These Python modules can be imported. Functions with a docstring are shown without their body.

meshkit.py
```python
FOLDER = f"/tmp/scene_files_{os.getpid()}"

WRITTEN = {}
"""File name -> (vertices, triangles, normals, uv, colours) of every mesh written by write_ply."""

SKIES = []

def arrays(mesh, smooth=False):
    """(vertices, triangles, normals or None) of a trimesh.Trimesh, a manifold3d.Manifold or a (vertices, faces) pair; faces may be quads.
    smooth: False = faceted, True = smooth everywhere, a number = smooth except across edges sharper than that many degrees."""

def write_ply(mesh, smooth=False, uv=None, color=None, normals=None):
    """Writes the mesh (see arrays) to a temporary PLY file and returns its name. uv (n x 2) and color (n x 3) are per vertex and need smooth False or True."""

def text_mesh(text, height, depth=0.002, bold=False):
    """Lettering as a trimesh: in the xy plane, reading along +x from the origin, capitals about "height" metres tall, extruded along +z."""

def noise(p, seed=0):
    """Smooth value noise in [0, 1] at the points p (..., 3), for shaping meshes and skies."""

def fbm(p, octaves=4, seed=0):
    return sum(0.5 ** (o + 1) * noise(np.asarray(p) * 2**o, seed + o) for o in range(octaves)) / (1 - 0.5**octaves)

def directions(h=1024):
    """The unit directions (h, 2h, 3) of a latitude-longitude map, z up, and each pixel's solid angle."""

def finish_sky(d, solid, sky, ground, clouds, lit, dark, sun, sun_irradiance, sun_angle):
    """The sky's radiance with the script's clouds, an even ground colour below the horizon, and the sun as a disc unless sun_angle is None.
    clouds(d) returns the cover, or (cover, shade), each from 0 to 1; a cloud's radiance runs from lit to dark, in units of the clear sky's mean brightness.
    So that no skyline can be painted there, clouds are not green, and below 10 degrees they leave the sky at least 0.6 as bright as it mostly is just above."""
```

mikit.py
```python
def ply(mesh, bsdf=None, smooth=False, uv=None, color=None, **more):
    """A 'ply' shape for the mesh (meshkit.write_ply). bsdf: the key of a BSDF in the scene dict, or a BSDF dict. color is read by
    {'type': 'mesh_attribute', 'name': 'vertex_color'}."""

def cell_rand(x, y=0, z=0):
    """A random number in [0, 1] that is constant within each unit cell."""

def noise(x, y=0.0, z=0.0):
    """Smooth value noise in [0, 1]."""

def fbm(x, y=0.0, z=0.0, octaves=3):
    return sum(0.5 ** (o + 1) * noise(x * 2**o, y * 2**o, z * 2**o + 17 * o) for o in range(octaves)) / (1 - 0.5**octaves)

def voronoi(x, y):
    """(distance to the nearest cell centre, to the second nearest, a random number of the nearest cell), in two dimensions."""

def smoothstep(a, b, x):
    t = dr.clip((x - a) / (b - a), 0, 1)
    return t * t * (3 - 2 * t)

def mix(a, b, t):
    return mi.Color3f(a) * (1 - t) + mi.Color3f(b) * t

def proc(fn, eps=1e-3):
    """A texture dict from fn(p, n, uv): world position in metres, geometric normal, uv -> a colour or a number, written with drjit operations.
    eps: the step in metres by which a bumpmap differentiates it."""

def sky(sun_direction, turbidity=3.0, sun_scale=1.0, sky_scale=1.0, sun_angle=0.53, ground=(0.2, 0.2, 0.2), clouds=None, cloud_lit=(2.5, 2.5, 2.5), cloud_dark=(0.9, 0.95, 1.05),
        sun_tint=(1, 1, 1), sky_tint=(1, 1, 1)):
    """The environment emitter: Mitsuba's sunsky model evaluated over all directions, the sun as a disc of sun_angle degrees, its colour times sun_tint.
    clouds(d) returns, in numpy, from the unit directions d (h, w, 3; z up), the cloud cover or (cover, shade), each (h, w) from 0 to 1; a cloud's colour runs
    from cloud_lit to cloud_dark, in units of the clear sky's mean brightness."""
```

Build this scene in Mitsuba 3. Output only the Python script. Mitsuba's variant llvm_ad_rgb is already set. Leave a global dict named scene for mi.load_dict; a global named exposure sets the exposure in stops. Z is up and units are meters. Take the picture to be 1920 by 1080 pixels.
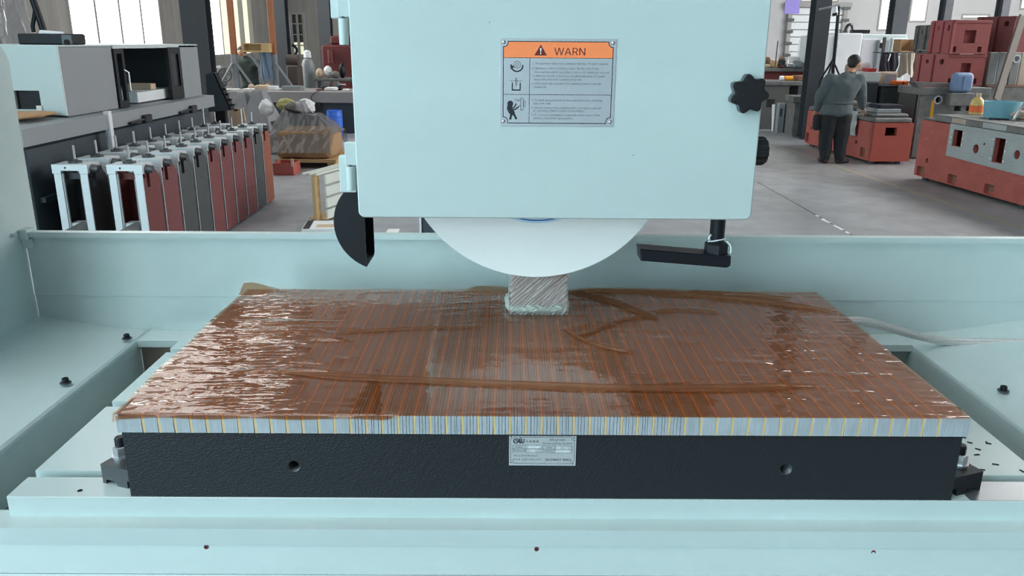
import math, random
import numpy as np, trimesh, manifold3d as m3
import mitsuba as mi, mikit, meshkit
import drjit as dr
from shapely.geometry import Polygon, Point, LineString
from shapely.geometry import box as rect2
from shapely.ops import unary_union

T = mi.ScalarTransform4f
rng = np.random.default_rng(7)
random.seed(7)
scene, labels = {}, {}

# ---------------------------------------------------------------- camera, light, exposure
exposure = 0.55
scene['camera'] = {
    'type': 'perspective', 'fov_axis': 'x', 'fov': 64.69, 'near_clip': 0.02, 'far_clip': 200.0,
    'to_world': T().look_at(origin=[-0.0434, -0.8603, 1.8485], target=[-0.0434 + 0.005358, -0.8603 + 0.956819, 1.8485 - 0.290645],
                            up=[-0.006172, 0.290674, 0.956802])}
SKYLIGHT = (2.35, 2.25, 2.15)      # roof lights
GATE = (2.9, 4.15, 4.55)
YARD = (2.95, 4.25, 4.65)         # tall windows of the left wall, left of the photographer         # glazed front of the hall behind the photographer
SIDE = (6.5, 6.4, 6.4)          # tall windows of the right wall
WINDOW = (5.0, 5.2, 5.0)       # wall windows in view
CURTAIN = (0.46, 0.45, 0.30)    # windows with a drawn yellow curtain

# ---------------------------------------------------------------- materials
def rgb(c): return {'type': 'rgb', 'value': list(c)}
def mat(name, color, rough=0.5, metal=0.0, spec=0.5, **k):
    col = color if isinstance(color, dict) else rgb(color)
    scene[name] = {'type': 'twosided', 'b': {'type': 'principled', 'base_color': col, 'roughness': rough, 'metallic': metal, 'specular': spec, **k}}
    return name

def paint_fn(p, n, uv):      # faint smears in the enamel
    v = mikit.fbm(p.x * 9, p.y * 9, p.z * 14, 3)
    return mi.Color3f(0.485, 0.572, 0.568) * (0.955 + 0.09 * v)
mat('paint', mikit.proc(paint_fn), 0.25, 0.0, 0.5, clearcoat=0.7, clearcoat_gloss=0.75)
mat('paint_plain', (0.485, 0.572, 0.568), 0.4)
mat('paint_grey', (0.24, 0.26, 0.28), 0.45)
mat('paint_white', (0.66, 0.70, 0.72), 0.45)
mat('paint_darkblue', (0.035, 0.052, 0.066), 0.5)
mat('black_plastic', (0.012, 0.013, 0.016), 0.28)
mat('black_metal', (0.010, 0.012, 0.016), 0.42, 0.0, 0.25)
mat('black_flat', (0.01, 0.01, 0.011), 0.8)
mat('dark_steel', (0.075, 0.08, 0.085), 0.4, 0.5)
mat('zinc', (0.62, 0.64, 0.66), 0.28, 0.9)
mat('aluminium', (0.62, 0.66, 0.68), 0.42, 0.35)
mat('alu_sign', (0.50, 0.53, 0.57), 0.45, 0.55)
mat('alu_bare', (0.62, 0.66, 0.68), 0.35, 0.6)
mat('orange', (0.95, 0.25, 0.085), 0.5)
mat('ink', (0.012, 0.014, 0.022), 0.6)
mat('ink_red', (0.13, 0.012, 0.01), 0.6)
mat('white_mark', (0.8, 0.84, 0.86), 0.5)
mat('brass', (0.62, 0.45, 0.23), 0.5, 0.1)
mat('wheel_white', (0.90, 0.91, 0.90), 0.85, 0.0, 0.2)
mat('label_blue', (0.02, 0.11, 0.36), 0.5)
mat('label_pale', (0.55, 0.72, 0.88), 0.5)
mat('worn_line', (0.30, 0.265, 0.21), 0.6)
mat('gold', (0.42, 0.25, 0.10), 0.6)
mat('blue_drum', (0.05, 0.19, 0.78), 0.4)
mat('blue_faded', (0.14, 0.22, 0.36), 0.45)
mat('cyan_plastic', (0.17, 0.40, 0.48), 0.5)
mat('cardboard', (0.36, 0.22, 0.12), 0.9)
mat('cardboard_pale', (0.55, 0.42, 0.30), 0.9)
mat('timber', (0.50, 0.34, 0.17), 0.8)
mat('timber_old', (0.17, 0.155, 0.14), 0.9)
mat('board_white', (0.60, 0.66, 0.60), 0.6)
mat('paper_white', (0.75, 0.76, 0.74), 0.9)
mat('plastic_white', (0.78, 0.80, 0.82), 0.5)
mat('rubber', (0.02, 0.018, 0.02), 0.6)
mat('tarp_grey', (0.24, 0.25, 0.27), 0.35)
mat('bag_yellow', (0.40, 0.37, 0.14), 0.6)
mat('cloth_tan', (0.38, 0.33, 0.27), 0.9)
mat('cloth_navy', (0.018, 0.018, 0.03), 0.85)
mat('orange_post', (0.33, 0.125, 0.055), 0.6)
mat('yellow_mark', (0.6, 0.33, 0.02), 0.6)
mat('orange_case', (0.8, 0.15, 0.03), 0.5)
mat('skin', (0.48, 0.25, 0.16), 0.55)
mat('hair', (0.012, 0.010, 0.010), 0.6)
mat('overall', (0.085, 0.105, 0.115), 0.9)
mat('trousers', (0.016, 0.018, 0.021), 0.9)
mat('shoe', (0.03, 0.022, 0.02), 0.6)
mat('banner_violet', (0.28, 0.24, 0.62), 0.7)
mat('wall_panel', (0.47, 0.475, 0.48), 0.7)
mat('wall_panel_warm', (0.70, 0.64, 0.60), 0.75)
mat('ceiling_sheet', (0.30, 0.31, 0.32), 0.8)
mat('hall_steel', (0.055, 0.062, 0.072), 0.55)
mat('frame_grey', (0.30, 0.30, 0.29), 0.6)
mat('red_dark', (0.15, 0.03, 0.032), 0.6)
mat('rust', (0.20, 0.105, 0.07), 0.85)
mat('block_pink', (0.33, 0.21, 0.19), 0.8)
mat('braid', (0.70, 0.68, 0.67), 0.35, 0.5)

def red_fn(p, n, uv):        # primer with scuffs
    v = mikit.fbm(p.x * 5, p.y * 5, p.z * 5, 3)
    s = mikit.smoothstep(0.70, 0.78, mikit.fbm(p.x * 22 + 5, p.y * 22, p.z * 30, 2))
    c = mikit.mix((0.30, 0.062, 0.05), (0.42, 0.105, 0.085), v)
    return mikit.mix(c, (0.5, 0.27, 0.24), s * 0.18)
mat('red_primer', mikit.proc(red_fn), 0.6)

def grey_cast_fn(p, n, uv):
    v = mikit.fbm(p.x * 8, p.y * 8, p.z * 8, 3)
    return mikit.mix((0.08, 0.085, 0.085), (0.22, 0.225, 0.22), v)
mat('grey_casting', mikit.proc(grey_cast_fn), 0.55, 0.2)

def machined_fn(p, n, uv):   # ground iron with fine horizontal scratches
    a = mikit.noise(p.x * 14, p.y * 14, p.z * 240)
    b = mikit.fbm(p.x * 6, p.y * 6, p.z * 6, 2)
    return mi.Color3f(0.33, 0.38, 0.39) * (0.75 + 0.3 * a + 0.25 * b)
mat('machined_iron', mikit.proc(machined_fn), 0.45, 0.3)

def steel_fn(p, n, uv):      # plate steel, ground along its depth
    a = mikit.noise(p.x * 1700, p.y * 6, p.z * 60)
    b = mikit.fbm(p.x * 30, p.y * 8, p.z * 30, 2)
    return mi.Color3f(0.39, 0.43, 0.465) * (0.72 + 0.26 * a + 0.22 * b)
mat('pole_steel', mikit.proc(steel_fn), 0.4, 0.15)

def body_bump(p, n, uv):
    return mikit.fbm(p.x * 520, p.y * 520, p.z * 520, 3)
scene['chuck_black'] = {'type': 'twosided', 'b': {'type': 'bumpmap', 'scale': 0.0007, 't': mikit.proc(body_bump, 4e-4),
    'b': {'type': 'principled', 'base_color': rgb((0.013, 0.016, 0.020)), 'roughness': 0.45, 'specular': 0.35}}}

def concrete_fn(p, n, uv):
    a = mikit.fbm(p.x * 0.6, p.y * 0.25, 0.0, 4)
    b = mikit.fbm(p.x * 5, p.y * 5, 3.0, 3)
    c = mikit.mix((0.23, 0.23, 0.235), (0.345, 0.36, 0.38), mikit.smoothstep(0.3, 0.7, a))
    return c * (0.85 + 0.3 * b)
mat('concrete', mikit.proc(concrete_fn), 0.45, 0.0, 0.5)

def plaster_fn(p, n, uv):    # grimy render with vertical runs
    a = mikit.fbm(p.x * 6, p.y * 6, p.z * 0.35, 3)
    b = mikit.fbm(p.x * 0.9, p.y * 0.9, p.z * 0.9, 3)
    return mikit.mix((0.17, 0.17, 0.165), (0.38, 0.37, 0.35), 0.6 * a + 0.4 * b)
mat('plaster', mikit.proc(plaster_fn), 0.9)

def gutter_fn(p, n, uv):     # rusty sludge on grey paint
    a = mikit.smoothstep(0.35, 0.65, mikit.fbm(p.x * 14, p.y * 6, p.z * 14, 4))
    return mikit.mix((0.22, 0.25, 0.245), (0.20, 0.155, 0.13), a)
mat('gutter', mikit.proc(gutter_fn), 0.55)

def film_fn(p, n, uv):       # fibres and faint folded grid of the oiled paper
    f = mikit.fbm(p.x * 60, p.y * 420, 0.0, 2)
    g = mikit.fbm(p.x * 7, p.y * 7, 2.0, 3)
    return mikit.mix((0.63, 0.34, 0.205), (0.81, 0.50, 0.335), 0.5 * f + 0.5 * g)
scene['oil_paper'] = {'type': 'thindielectric', 'int_ior': 1.33, 'specular_transmittance': mikit.proc(film_fn)}
scene['oil_paper_fold'] = {'type': 'blendbsdf', 'weight': 0.24, 'a': {'type': 'thindielectric', 'int_ior': 1.33, 'specular_transmittance': rgb((0.86, 0.62, 0.42))},
    'b': {'type': 'twosided', 'b': {'type': 'principled', 'base_color': rgb((0.27, 0.125, 0.065)), 'roughness': 0.3, 'specular': 0.6}}}
scene['cling_wrap'] = {'type': 'blendbsdf', 'weight': 0.22,
    'a': {'type': 'thindielectric', 'specular_transmittance': rgb((0.93, 0.95, 0.95))},
    'b': {'type': 'twosided', 'b': {'type': 'principled', 'base_color': rgb((0.72, 0.75, 0.74)), 'roughness': 0.16, 'specular': 0.8}}}
scene['poly_sheet'] = {'type': 'blendbsdf', 'weight': 0.25,
    'a': {'type': 'thindielectric', 'specular_transmittance': rgb((0.75, 0.76, 0.78))},
    'b': {'type': 'twosided', 'b': {'type': 'principled', 'base_color': rgb((0.36, 0.36, 0.37)), 'roughness': 0.25, 'specular': 0.7}}}
scene['wrap_skirt'] = {'type': 'blendbsdf', 'weight': 0.55,
    'a': {'type': 'thindielectric', 'specular_transmittance': rgb((0.85, 0.93, 0.88))},
    'b': {'type': 'twosided', 'b': {'type': 'principled', 'base_color': rgb((0.62, 0.70, 0.64)), 'roughness': 0.2, 'specular': 0.8}}}

# ---------------------------------------------------------------- mesh helpers
def bx(x0, x1, y0, y1, z0, z1, b=0.0):
    if x0 > x1: x0, x1 = x1, x0
    if y0 > y1: y0, y1 = y1, y0
    if z0 > z1: z0, z1 = z1, z0
    if b <= 0:
        m = trimesh.creation.box((x1 - x0, y1 - y0, z1 - z0)); m.apply_translation(((x0 + x1) / 2, (y0 + y1) / 2, (z0 + z1) / 2)); return m
    h = np.array([x1 - x0, y1 - y0, z1 - z0]) / 2; c = np.array([x0 + x1, y0 + y1, z0 + z1]) / 2; b = min(b, h.min() * 0.8)
    P = []
    for s in np.ndindex(2, 2, 2):
        s = np.array(s) * 2 - 1
        for k in range(3):
            q = h - b; q[k] = h[k]; P.append(c + s * q)
    return trimesh.convex.convex_hull(np.array(P))
def cyl(p0, p1, r, n=16, r1=None):
    p0, p1 = np.array(p0, float), np.array(p1, float); d = p1 - p0; L = np.linalg.norm(d); d /= L
    a = np.cross(d, [0, 0, 1] if abs(d[2]) < 0.9 else [1, 0, 0]); a /= np.linalg.norm(a); c = np.cross(d, a)
    t = np.arange(n) * 2 * np.pi / n; ring = np.cos(t)[:, None] * a + np.sin(t)[:, None] * c
    V = np.vstack([p0 + ring * r, p1 + ring * (r if r1 is None else r1), [p0], [p1]]); i = np.arange(n); j = (i + 1) % n
    F = np.vstack([np.c_[i, j, j + n], np.c_[i, j + n, i + n], np.c_[j, i, i * 0 + 2 * n], np.c_[i + n, j + n, i * 0 + 2 * n + 1]])
    return trimesh.Trimesh(V, F, process=False)
def lathe(prof, n=24, at=(0, 0, 0), axis='z'):
    m = trimesh.creation.revolve(np.array(prof, float), sections=n)
    if axis == 'y': m.apply_transform(trimesh.transformations.rotation_matrix(math.pi / 2, [1, 0, 0]))     # z -> -y
    if axis == 'x': m.apply_transform(trimesh.transformations.rotation_matrix(math.pi / 2, [0, 1, 0]))     # z -> x
    m.apply_translation(at); return m
def prism(poly, axis, a0, a1):
    """Extrude a polygon: axis y -> (x, z), axis x -> (y, z), axis z -> (x, y)."""
    if not isinstance(poly, Polygon) and not hasattr(poly, 'geoms'): poly = Polygon(poly)
    ms = []
    for g in getattr(poly, 'geoms', [poly]):
        m = trimesh.creation.extrude_polygon(g, a1 - a0, engine='earcut'); v = m.vertices.copy()
        u, w, t = v[:, 0], v[:, 1], v[:, 2] + a0
        m.vertices = {'y': np.c_[u, t, w], 'x': np.c_[t, u, w], 'z': np.c_[u, w, t]}[axis]
        if axis == 'y': m.invert()
        ms.append(m)
    return cat(*ms)
def rprism(poly, axis, a0, a1, b):
    """Convex prism with both rims bevelled by b."""
    if not isinstance(poly, Polygon): poly = Polygon(poly)
    P = []
    for g, ts in ((poly, (a0 + b, a1 - b)), (poly.buffer(-b), (a0, a1))):
        q = np.array(g.exterior.coords)[:-1]
        for t in ts:
            tt = np.full(len(q), t); P.append({'y': np.c_[q[:, 0], tt, q[:, 1]], 'x': np.c_[tt, q], 'z': np.c_[q, tt]}[axis])
    return trimesh.convex.convex_hull(np.vstack(P))
def cat(*ms): return trimesh.util.concatenate([m for m in ms]) if len(ms) > 1 else ms[0]
def turn(m, deg, axis=(0, 0, 1), about=(0, 0, 0)):
    m = m.copy(); m.apply_transform(trimesh.transformations.rotation_matrix(math.radians(deg), axis, about)); return m
def tube(path, r, n=8):
    P = np.array(path, float); t = np.gradient(P, axis=0); t /= np.linalg.norm(t, axis=1)[:, None]
    a = np.cross(t[0], [0, 0, 1] if abs(t[0][2]) < 0.9 else [1, 0, 0]); a /= np.linalg.norm(a); V = []
    ang = np.arange(n) * 2 * np.pi / n; R = np.broadcast_to(r, len(P))
    for p, d, rr in zip(P, t, R):
        a = a - d * (a @ d); a /= np.linalg.norm(a); c = np.cross(d, a)
        V.append(p + rr * (np.cos(ang)[:, None] * a + np.sin(ang)[:, None] * c))
    V = np.vstack(V + [P[:1], P[-1:]]); k = len(P); F = []
    i = np.arange(n); j = (i + 1) % n
    for s in range(k - 1): o = s * n; F += [np.c_[i + o, j + o, j + o + n], np.c_[i + o, j + o + n, i + o + n]]
    F += [np.c_[j, i, i * 0 + k * n], np.c_[i + (k - 1) * n, j + (k - 1) * n, i * 0 + k * n + 1]]
    return trimesh.Trimesh(V, np.vstack(F), process=False)
def spline(pts, n):
    from scipy.interpolate import CubicSpline
    P = np.array(pts, float); s = np.r_[0, np.cumsum(np.linalg.norm(np.diff(P, axis=0), axis=1))]
    return CubicSpline(s, P)(np.linspace(0, s[-1], n))
def grid(fn, nu, nv):
    """Sheet from fn(u, v) -> (..., 3) with u, v in 0..1."""
    u, v = np.meshgrid(np.linspace(0, 1, nu), np.linspace(0, 1, nv), indexing='ij'); V = fn(u, v).reshape(-1, 3)
    i = (np.arange(nu - 1)[:, None] * nv + np.arange(nv - 1)[None]).ravel()
    return trimesh.Trimesh(V, np.vstack([np.c_[i, i + nv, i + nv + 1], np.c_[i, i + nv + 1, i + 1]]), process=False)
def rrect(x0, x1, z0, z1, r): return rect2(x0 + r, z0 + r, x1 - r, z1 - r).buffer(r, 5)
def blob(links, edge=0.03, it=12):
    """One smooth skin over tapered limbs: links = [(point, radius, point, radius), ...]; a list of more balls is hulled together."""
    parts = []
    for l in links:
        balls = [(l[k], l[k + 1]) for k in range(0, len(l), 2)]
        parts.append(m3.Manifold.batch_hull([m3.Manifold.sphere(r, 14).translate(list(map(float, p))) if np.isscalar(r) else
                                             m3.Manifold.sphere(1.0, 14).scale(list(r)).translate(list(map(float, p))) for p, r in balls]))
    m = m3.Manifold.batch_boolean(parts, m3.OpType.Add).refine_to_length(edge); q = m.to_mesh()
    t = trimesh.Trimesh(q.vert_properties[:, :3].astype(float), q.tri_verts, process=True)
    trimesh.smoothing.filter_taubin(t, 0.5, -0.53, it); return t
def crumple(m, amp, freq, seed=0):
    m = m.copy(); v = m.vertices; n = m.vertex_normals
    m.vertices = v + n * ((meshkit.fbm(v * freq, 3, seed) - 0.5) * 2 * amp)[:, None]; return m
def rounded(m, edge, it=6, amp=0.0, freq=10, seed=0):
    q = m3.Manifold(m3.Mesh(np.asarray(m.vertices, np.float32), np.asarray(m.faces, np.uint32))).refine_to_length(edge).to_mesh()
    t = trimesh.Trimesh(q.vert_properties[:, :3].astype(float), q.tri_verts, process=True)
    trimesh.smoothing.filter_taubin(t, 0.5, -0.53, it)
    return crumple(t, amp, freq, seed) if amp else t

def cloth(px0, px1, z0, z1, y, sd, depth=0.12):
    def fn(u, v):
        w = 1 - 0.25 * (v - 0.5) ** 2 - 0.18 * np.sin(v * 7 + sd) * (1 - v); xm = (px0 + px1) / 2
        return np.stack([xm + (u - 0.5) * (px1 - px0) * w, y - depth * np.sin(np.pi * np.clip(u, 0, 1)) * (0.6 + 0.5 * np.abs(np.sin(u * 9 + sd + v * 2))), z0 + (z1 - z0) * v + 0.05 * np.sin(u * 8 + sd) * (1 - v)], -1)
    return grid(fn, 40, 30)

# ---------------------------------------------------------------- scene entries
_count = {}
def key_for(name):
    n = _count.get(name, 0); _count[name] = n + 1
    return name if n == 0 else f'{name}_{n:03d}'
def thing(name, label, category, group=None):
    k = key_for(name); labels[k] = {'label': label, 'category': category}
    if group: labels[k]['group'] = group
    return k
def part(parent, name, mesh, m, label=None, smooth=False, **more):
    k = key_for(parent + '__' + name); scene[k] = mikit.ply(mesh, m, smooth=smooth, **more)
    if label: labels[k] = {'label': label}
    return k
def solo(name, mesh, m, label, category, group=None, smooth=False):
    k = thing(name, label, category, group); scene[k] = mikit.ply(mesh, m, smooth=smooth); return k
def struct(name, mesh, m, smooth=False, **more):
    k = key_for(name); scene[k] = mikit.ply(mesh, m, smooth=smooth, **more); labels[k] = {'kind': 'structure'}; return k
def lamp(radiance, w=1.0): return {'emitter': {'type': 'area', 'radiance': rgb(radiance), 'sampling_weight': w}}
def text(s, x, y, z, h, bold=False, width=None, depth=0.0003):
    """Lettering standing in an upright plane, facing -y, its baseline starting at x, z."""
    m = meshkit.text_mesh(s, h, depth, bold); v = m.vertices.copy()
    k = 1.0 if width is None else width / (v[:, 0].max() - v[:, 0].min())
    m.vertices = np.c_[v[:, 0] * k + x, y - v[:, 2], v[:, 1] + z]; return m

# ================================================================ THE HALL
XL, XR, YB, YF, H = -9.0, 22.0, 31.0, -11.0, 9.0
struct('floor', bx(XL - 0.3, XR + 0.3, YF - 0.3, YB + 0.3, -0.2, 0.0), 'concrete')
for x in (3.45, -2.0):
    part('floor', 'joint', bx(x - 0.006, x + 0.006, 2.0, 10.4 if x > 0 else 24, 0.0, 0.0015), 'dark_steel')
    if x > 0: part('floor', 'joint_filler', cat(*[turn(bx(x - 0.012 - 0.006 * rng.random(), x + 0.014, y, y + 0.05 + 0.16 * rng.random(), 0.0, 0.0025), 3 * rng.normal(), (0, 0, 1), (x, y, 0)) for y in np.arange(5.0, 8.1, 0.17)]), 'white_mark')
part('floor', 'painted_line', turn(bx(5.30, 5.38, 7.5, 17.0, 0.0, 0.002), 3.0, (0, 0, 1), (5.34, 9, 0)), 'worn_line')
# left wall with its windows: (y0, y1, z0, z1, panes, curtained panes)
WIN_L = [(-10.0, -2.0, 1.2, 8.2, 6, ()), (16.479, 21.020, 1.35, 7.4, 4, ()), (24.526, 28.836, 1.35, 7.4, 4, (1, 2, 3))]
wl = rect2(YF, 0, YB, H)
for y0, y1, z0, z1, n, c in WIN_L: wl = wl.difference(rect2(y0, z0, y1, z1))
struct('wall_left', prism(wl, 'x', XL - 0.25, XL), 'plaster')
for y0, y1, z0, z1, n, c in WIN_L:
    w = key_for('window'); labels[w] = {'kind': 'structure'}
    fr = [bx(XL - 0.2, XL + 0.02, y0, y0 + 0.06, z0, z1), bx(XL - 0.2, XL + 0.02, y1 - 0.06, y1, z0, z1), bx(XL - 0.2, XL + 0.03, y0, y1, z0, z0 + 0.07), bx(XL - 0.2, XL + 0.02, y0, y1, z1 - 0.06, z1)]
    part(w, 'frame', cat(*fr), 'frame_grey')
    for k in range(1, n): ym = y0 + (y1 - y0) * k / n; part(w, 'mullion', bx(XL - 0.2, XL + 0.02, ym - 0.035, ym + 0.035, z0, z1), 'frame_grey')
    for k in range(n):
        a, b = y0 + (y1 - y0) * k / n, y0 + (y1 - y0) * (k + 1) / n
        q = trimesh.Trimesh([[XL - 0.12, a, z0], [XL - 0.12, b, z0], [XL - 0.12, b, z1], [XL - 0.12, a, z1]], [[0, 1, 2], [0, 2, 3]], process=False)
        part(w, 'pane', q, 'plastic_white', **lamp(CURTAIN if k in c else YARD if y0 < 0 else WINDOW, 1.5 if y0 < 0 else 0.6))
# back wall on the right: pale panels, windows, a roller door
WIN_B = [(13.765, 14.624, 2.365, 7.6), (14.904, 15.564, 2.679, 7.6), (16.883, 17.943, 2.809, 2.998),
         (18.988, 21.6, 3.162, 7.6), (10.770, 11.246, 3.364, 7.6), (11.684, 12.200, 3.371, 7.6), (-8.228, -7.728, 1.2951, 2.845)]
wb = rect2(XL, 0, XR, H)
for x0, x1, z0, z1 in WIN_B: wb = wb.difference(rect2(x0, z0, x1, z1))
struct('wall_back', prism(wb, 'y', YB, YB + 0.25), 'wall_panel')
for k in range(9):
    x = 1.2 + 2.6 * k
    for j in range(4):
        if not any(a < x + 2.55 and b > x + 0.05 and c < 1.9 * j + 1.85 and d > 1.9 * j for a, b, c, d in WIN_B):
            part('wall_back', 'panel', bx(x, x + 2.57, YB - 0.03, YB - 0.001, 1.9 * j + 0.02, 1.9 * j + 1.88, 0.01), 'wall_panel' if (k + j) % 4 else 'wall_panel_warm')
for x0, x1, z0, z1 in WIN_B:
    w = key_for('window'); labels[w] = {'kind': 'structure'}
    part(w, 'frame', prism(rect2(x0, z0, x1, z1).difference(rect2(x0 + 0.06, z0 + 0.06, x1 - 0.06, z1 - 0.06)), 'y', YB - 0.03, YB + 0.2), 'frame_grey')
    for j in range(1, 4):
        zz = z0 + (z1 - z0) * j / 4
        if z1 - z0 > 1: part(w, 'mullion', bx(x0, x1, YB - 0.01, YB + 0.1, zz - 0.02, zz + 0.02), 'frame_grey')
    q = trimesh.Trimesh([[x0, YB + 0.1, z0], [x1, YB + 0.1, z0], [x1, YB + 0.1, z1], [x0, YB + 0.1, z1]], [[0, 1, 2], [0, 2, 3]], process=False)
    if x0 > 0: part(w, 'pane', q, 'plastic_white', **lamp(WINDOW, 0.4)); continue
    v = np.array(q.vertices); zm = z0 + (z1 - z0) * 0.32; lo, hi = v.copy(), v.copy(); lo[2:, 2] = zm; hi[:2, 2] = zm
    part(w, 'pane', trimesh.Trimesh(lo, q.faces, process=False), 'plastic_white', **lamp(CURTAIN, 0.2)); part(w, 'pane', trimesh.Trimesh(hi, q.faces, process=False), 'black_plastic', 'dark upper pane')
    part(w, 'mullion', bx((x0 + x1) / 2 - 0.04, (x0 + x1) / 2 + 0.04, YB - 0.02, YB + 0.12, z0, z1), 'frame_grey')
    part(w, 'lit_reveal', bx(x0 - 0.22, x0 - 0.02, YB - 0.06, YB - 0.032, zm + 0.2, z1 - 0.1), 'plastic_white')
for k, (x0, x1) in enumerate(((XL, -8.288), (-7.668, 1.15))): part('wall_back', 'plaster_bay', bx(x0, x1, YB - 0.03, YB - 0.001, 0.0, H), 'plaster')
part('wall_back', 'plaster_bay', bx(-8.288, -7.668, YB - 0.03, YB - 0.001, 0.0, 1.2757), 'plaster'); part('wall_back', 'plaster_bay', bx(-8.288, -7.668, YB - 0.03, YB - 0.001, 2.864, H), 'plaster')
dr_ = key_for('door'); labels[dr_] = {'kind': 'structure'}
x0, x1, zt = 10.410, 12.458, 3.178
for j in range(12): part(dr_, 'slat', bx(x0 + 0.05, x1 - 0.05, YB - 0.10, YB - 0.05, j * zt / 12 + 0.01, (j + 1) * zt / 12 - 0.012, 0.015), 'paint_white')
for x in (x0, x1): part(dr_, 'guide_rail', bx(x - 0.07, x + 0.07, YB - 0.18, YB - 0.031, 0, zt), 'frame_grey')
for x in (x0, x1):
    for j in range(6): part(dr_, 'hinge', bx(x - 0.14, x + 0.14, YB - 0.24, YB - 0.18, 1.0 + 0.42 * j, 1.1 + 0.42 * j, 0.01), 'dark_steel')
part(dr_, 'lintel', bx(x0 - 0.2, x1 + 0.2, YB - 0.2, YB - 0.031, zt, zt + 0.18), 'frame_grey')
WIN_R = [(1.0 + 7.5 * k, 7.0 + 7.5 * k, 2.2, 7.6) for k in range(1, 3)]
wr = rect2(YF, 0, YB, H)
for y0, y1, z0, z1 in WIN_R: wr = wr.difference(rect2(y0, z0, y1, z1))
struct('wall_right', prism(wr, 'x', XR, XR + 0.25), 'wall_panel')
for y0, y1, z0, z1 in WIN_R:
    w = key_for('window'); labels[w] = {'kind': 'structure'}
    part(w, 'frame', prism(rect2(y0, z0, y1, z1).difference(rect2(y0 + 0.08, z0 + 0.08, y1 - 0.08, z1 - 0.08)), 'x', XR - 0.03, XR + 0.2), 'frame_grey')
    for k in (1, 2, 3): part(w, 'mullion', bx(XR - 0.01, XR + 0.1, y0 + 1.5 * k - 0.04, y0 + 1.5 * k + 0.04, z0, z1), 'frame_grey')
    q = trimesh.Trimesh([[XR + 0.1, y0, z0], [XR + 0.1, y1, z0], [XR + 0.1, y1, z1], [XR + 0.1, y0, z1]], [[0, 2, 1], [0, 3, 2]], process=False)
    part(w, 'pane', q, 'plastic_white', **lamp(SIDE, 2))
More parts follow.
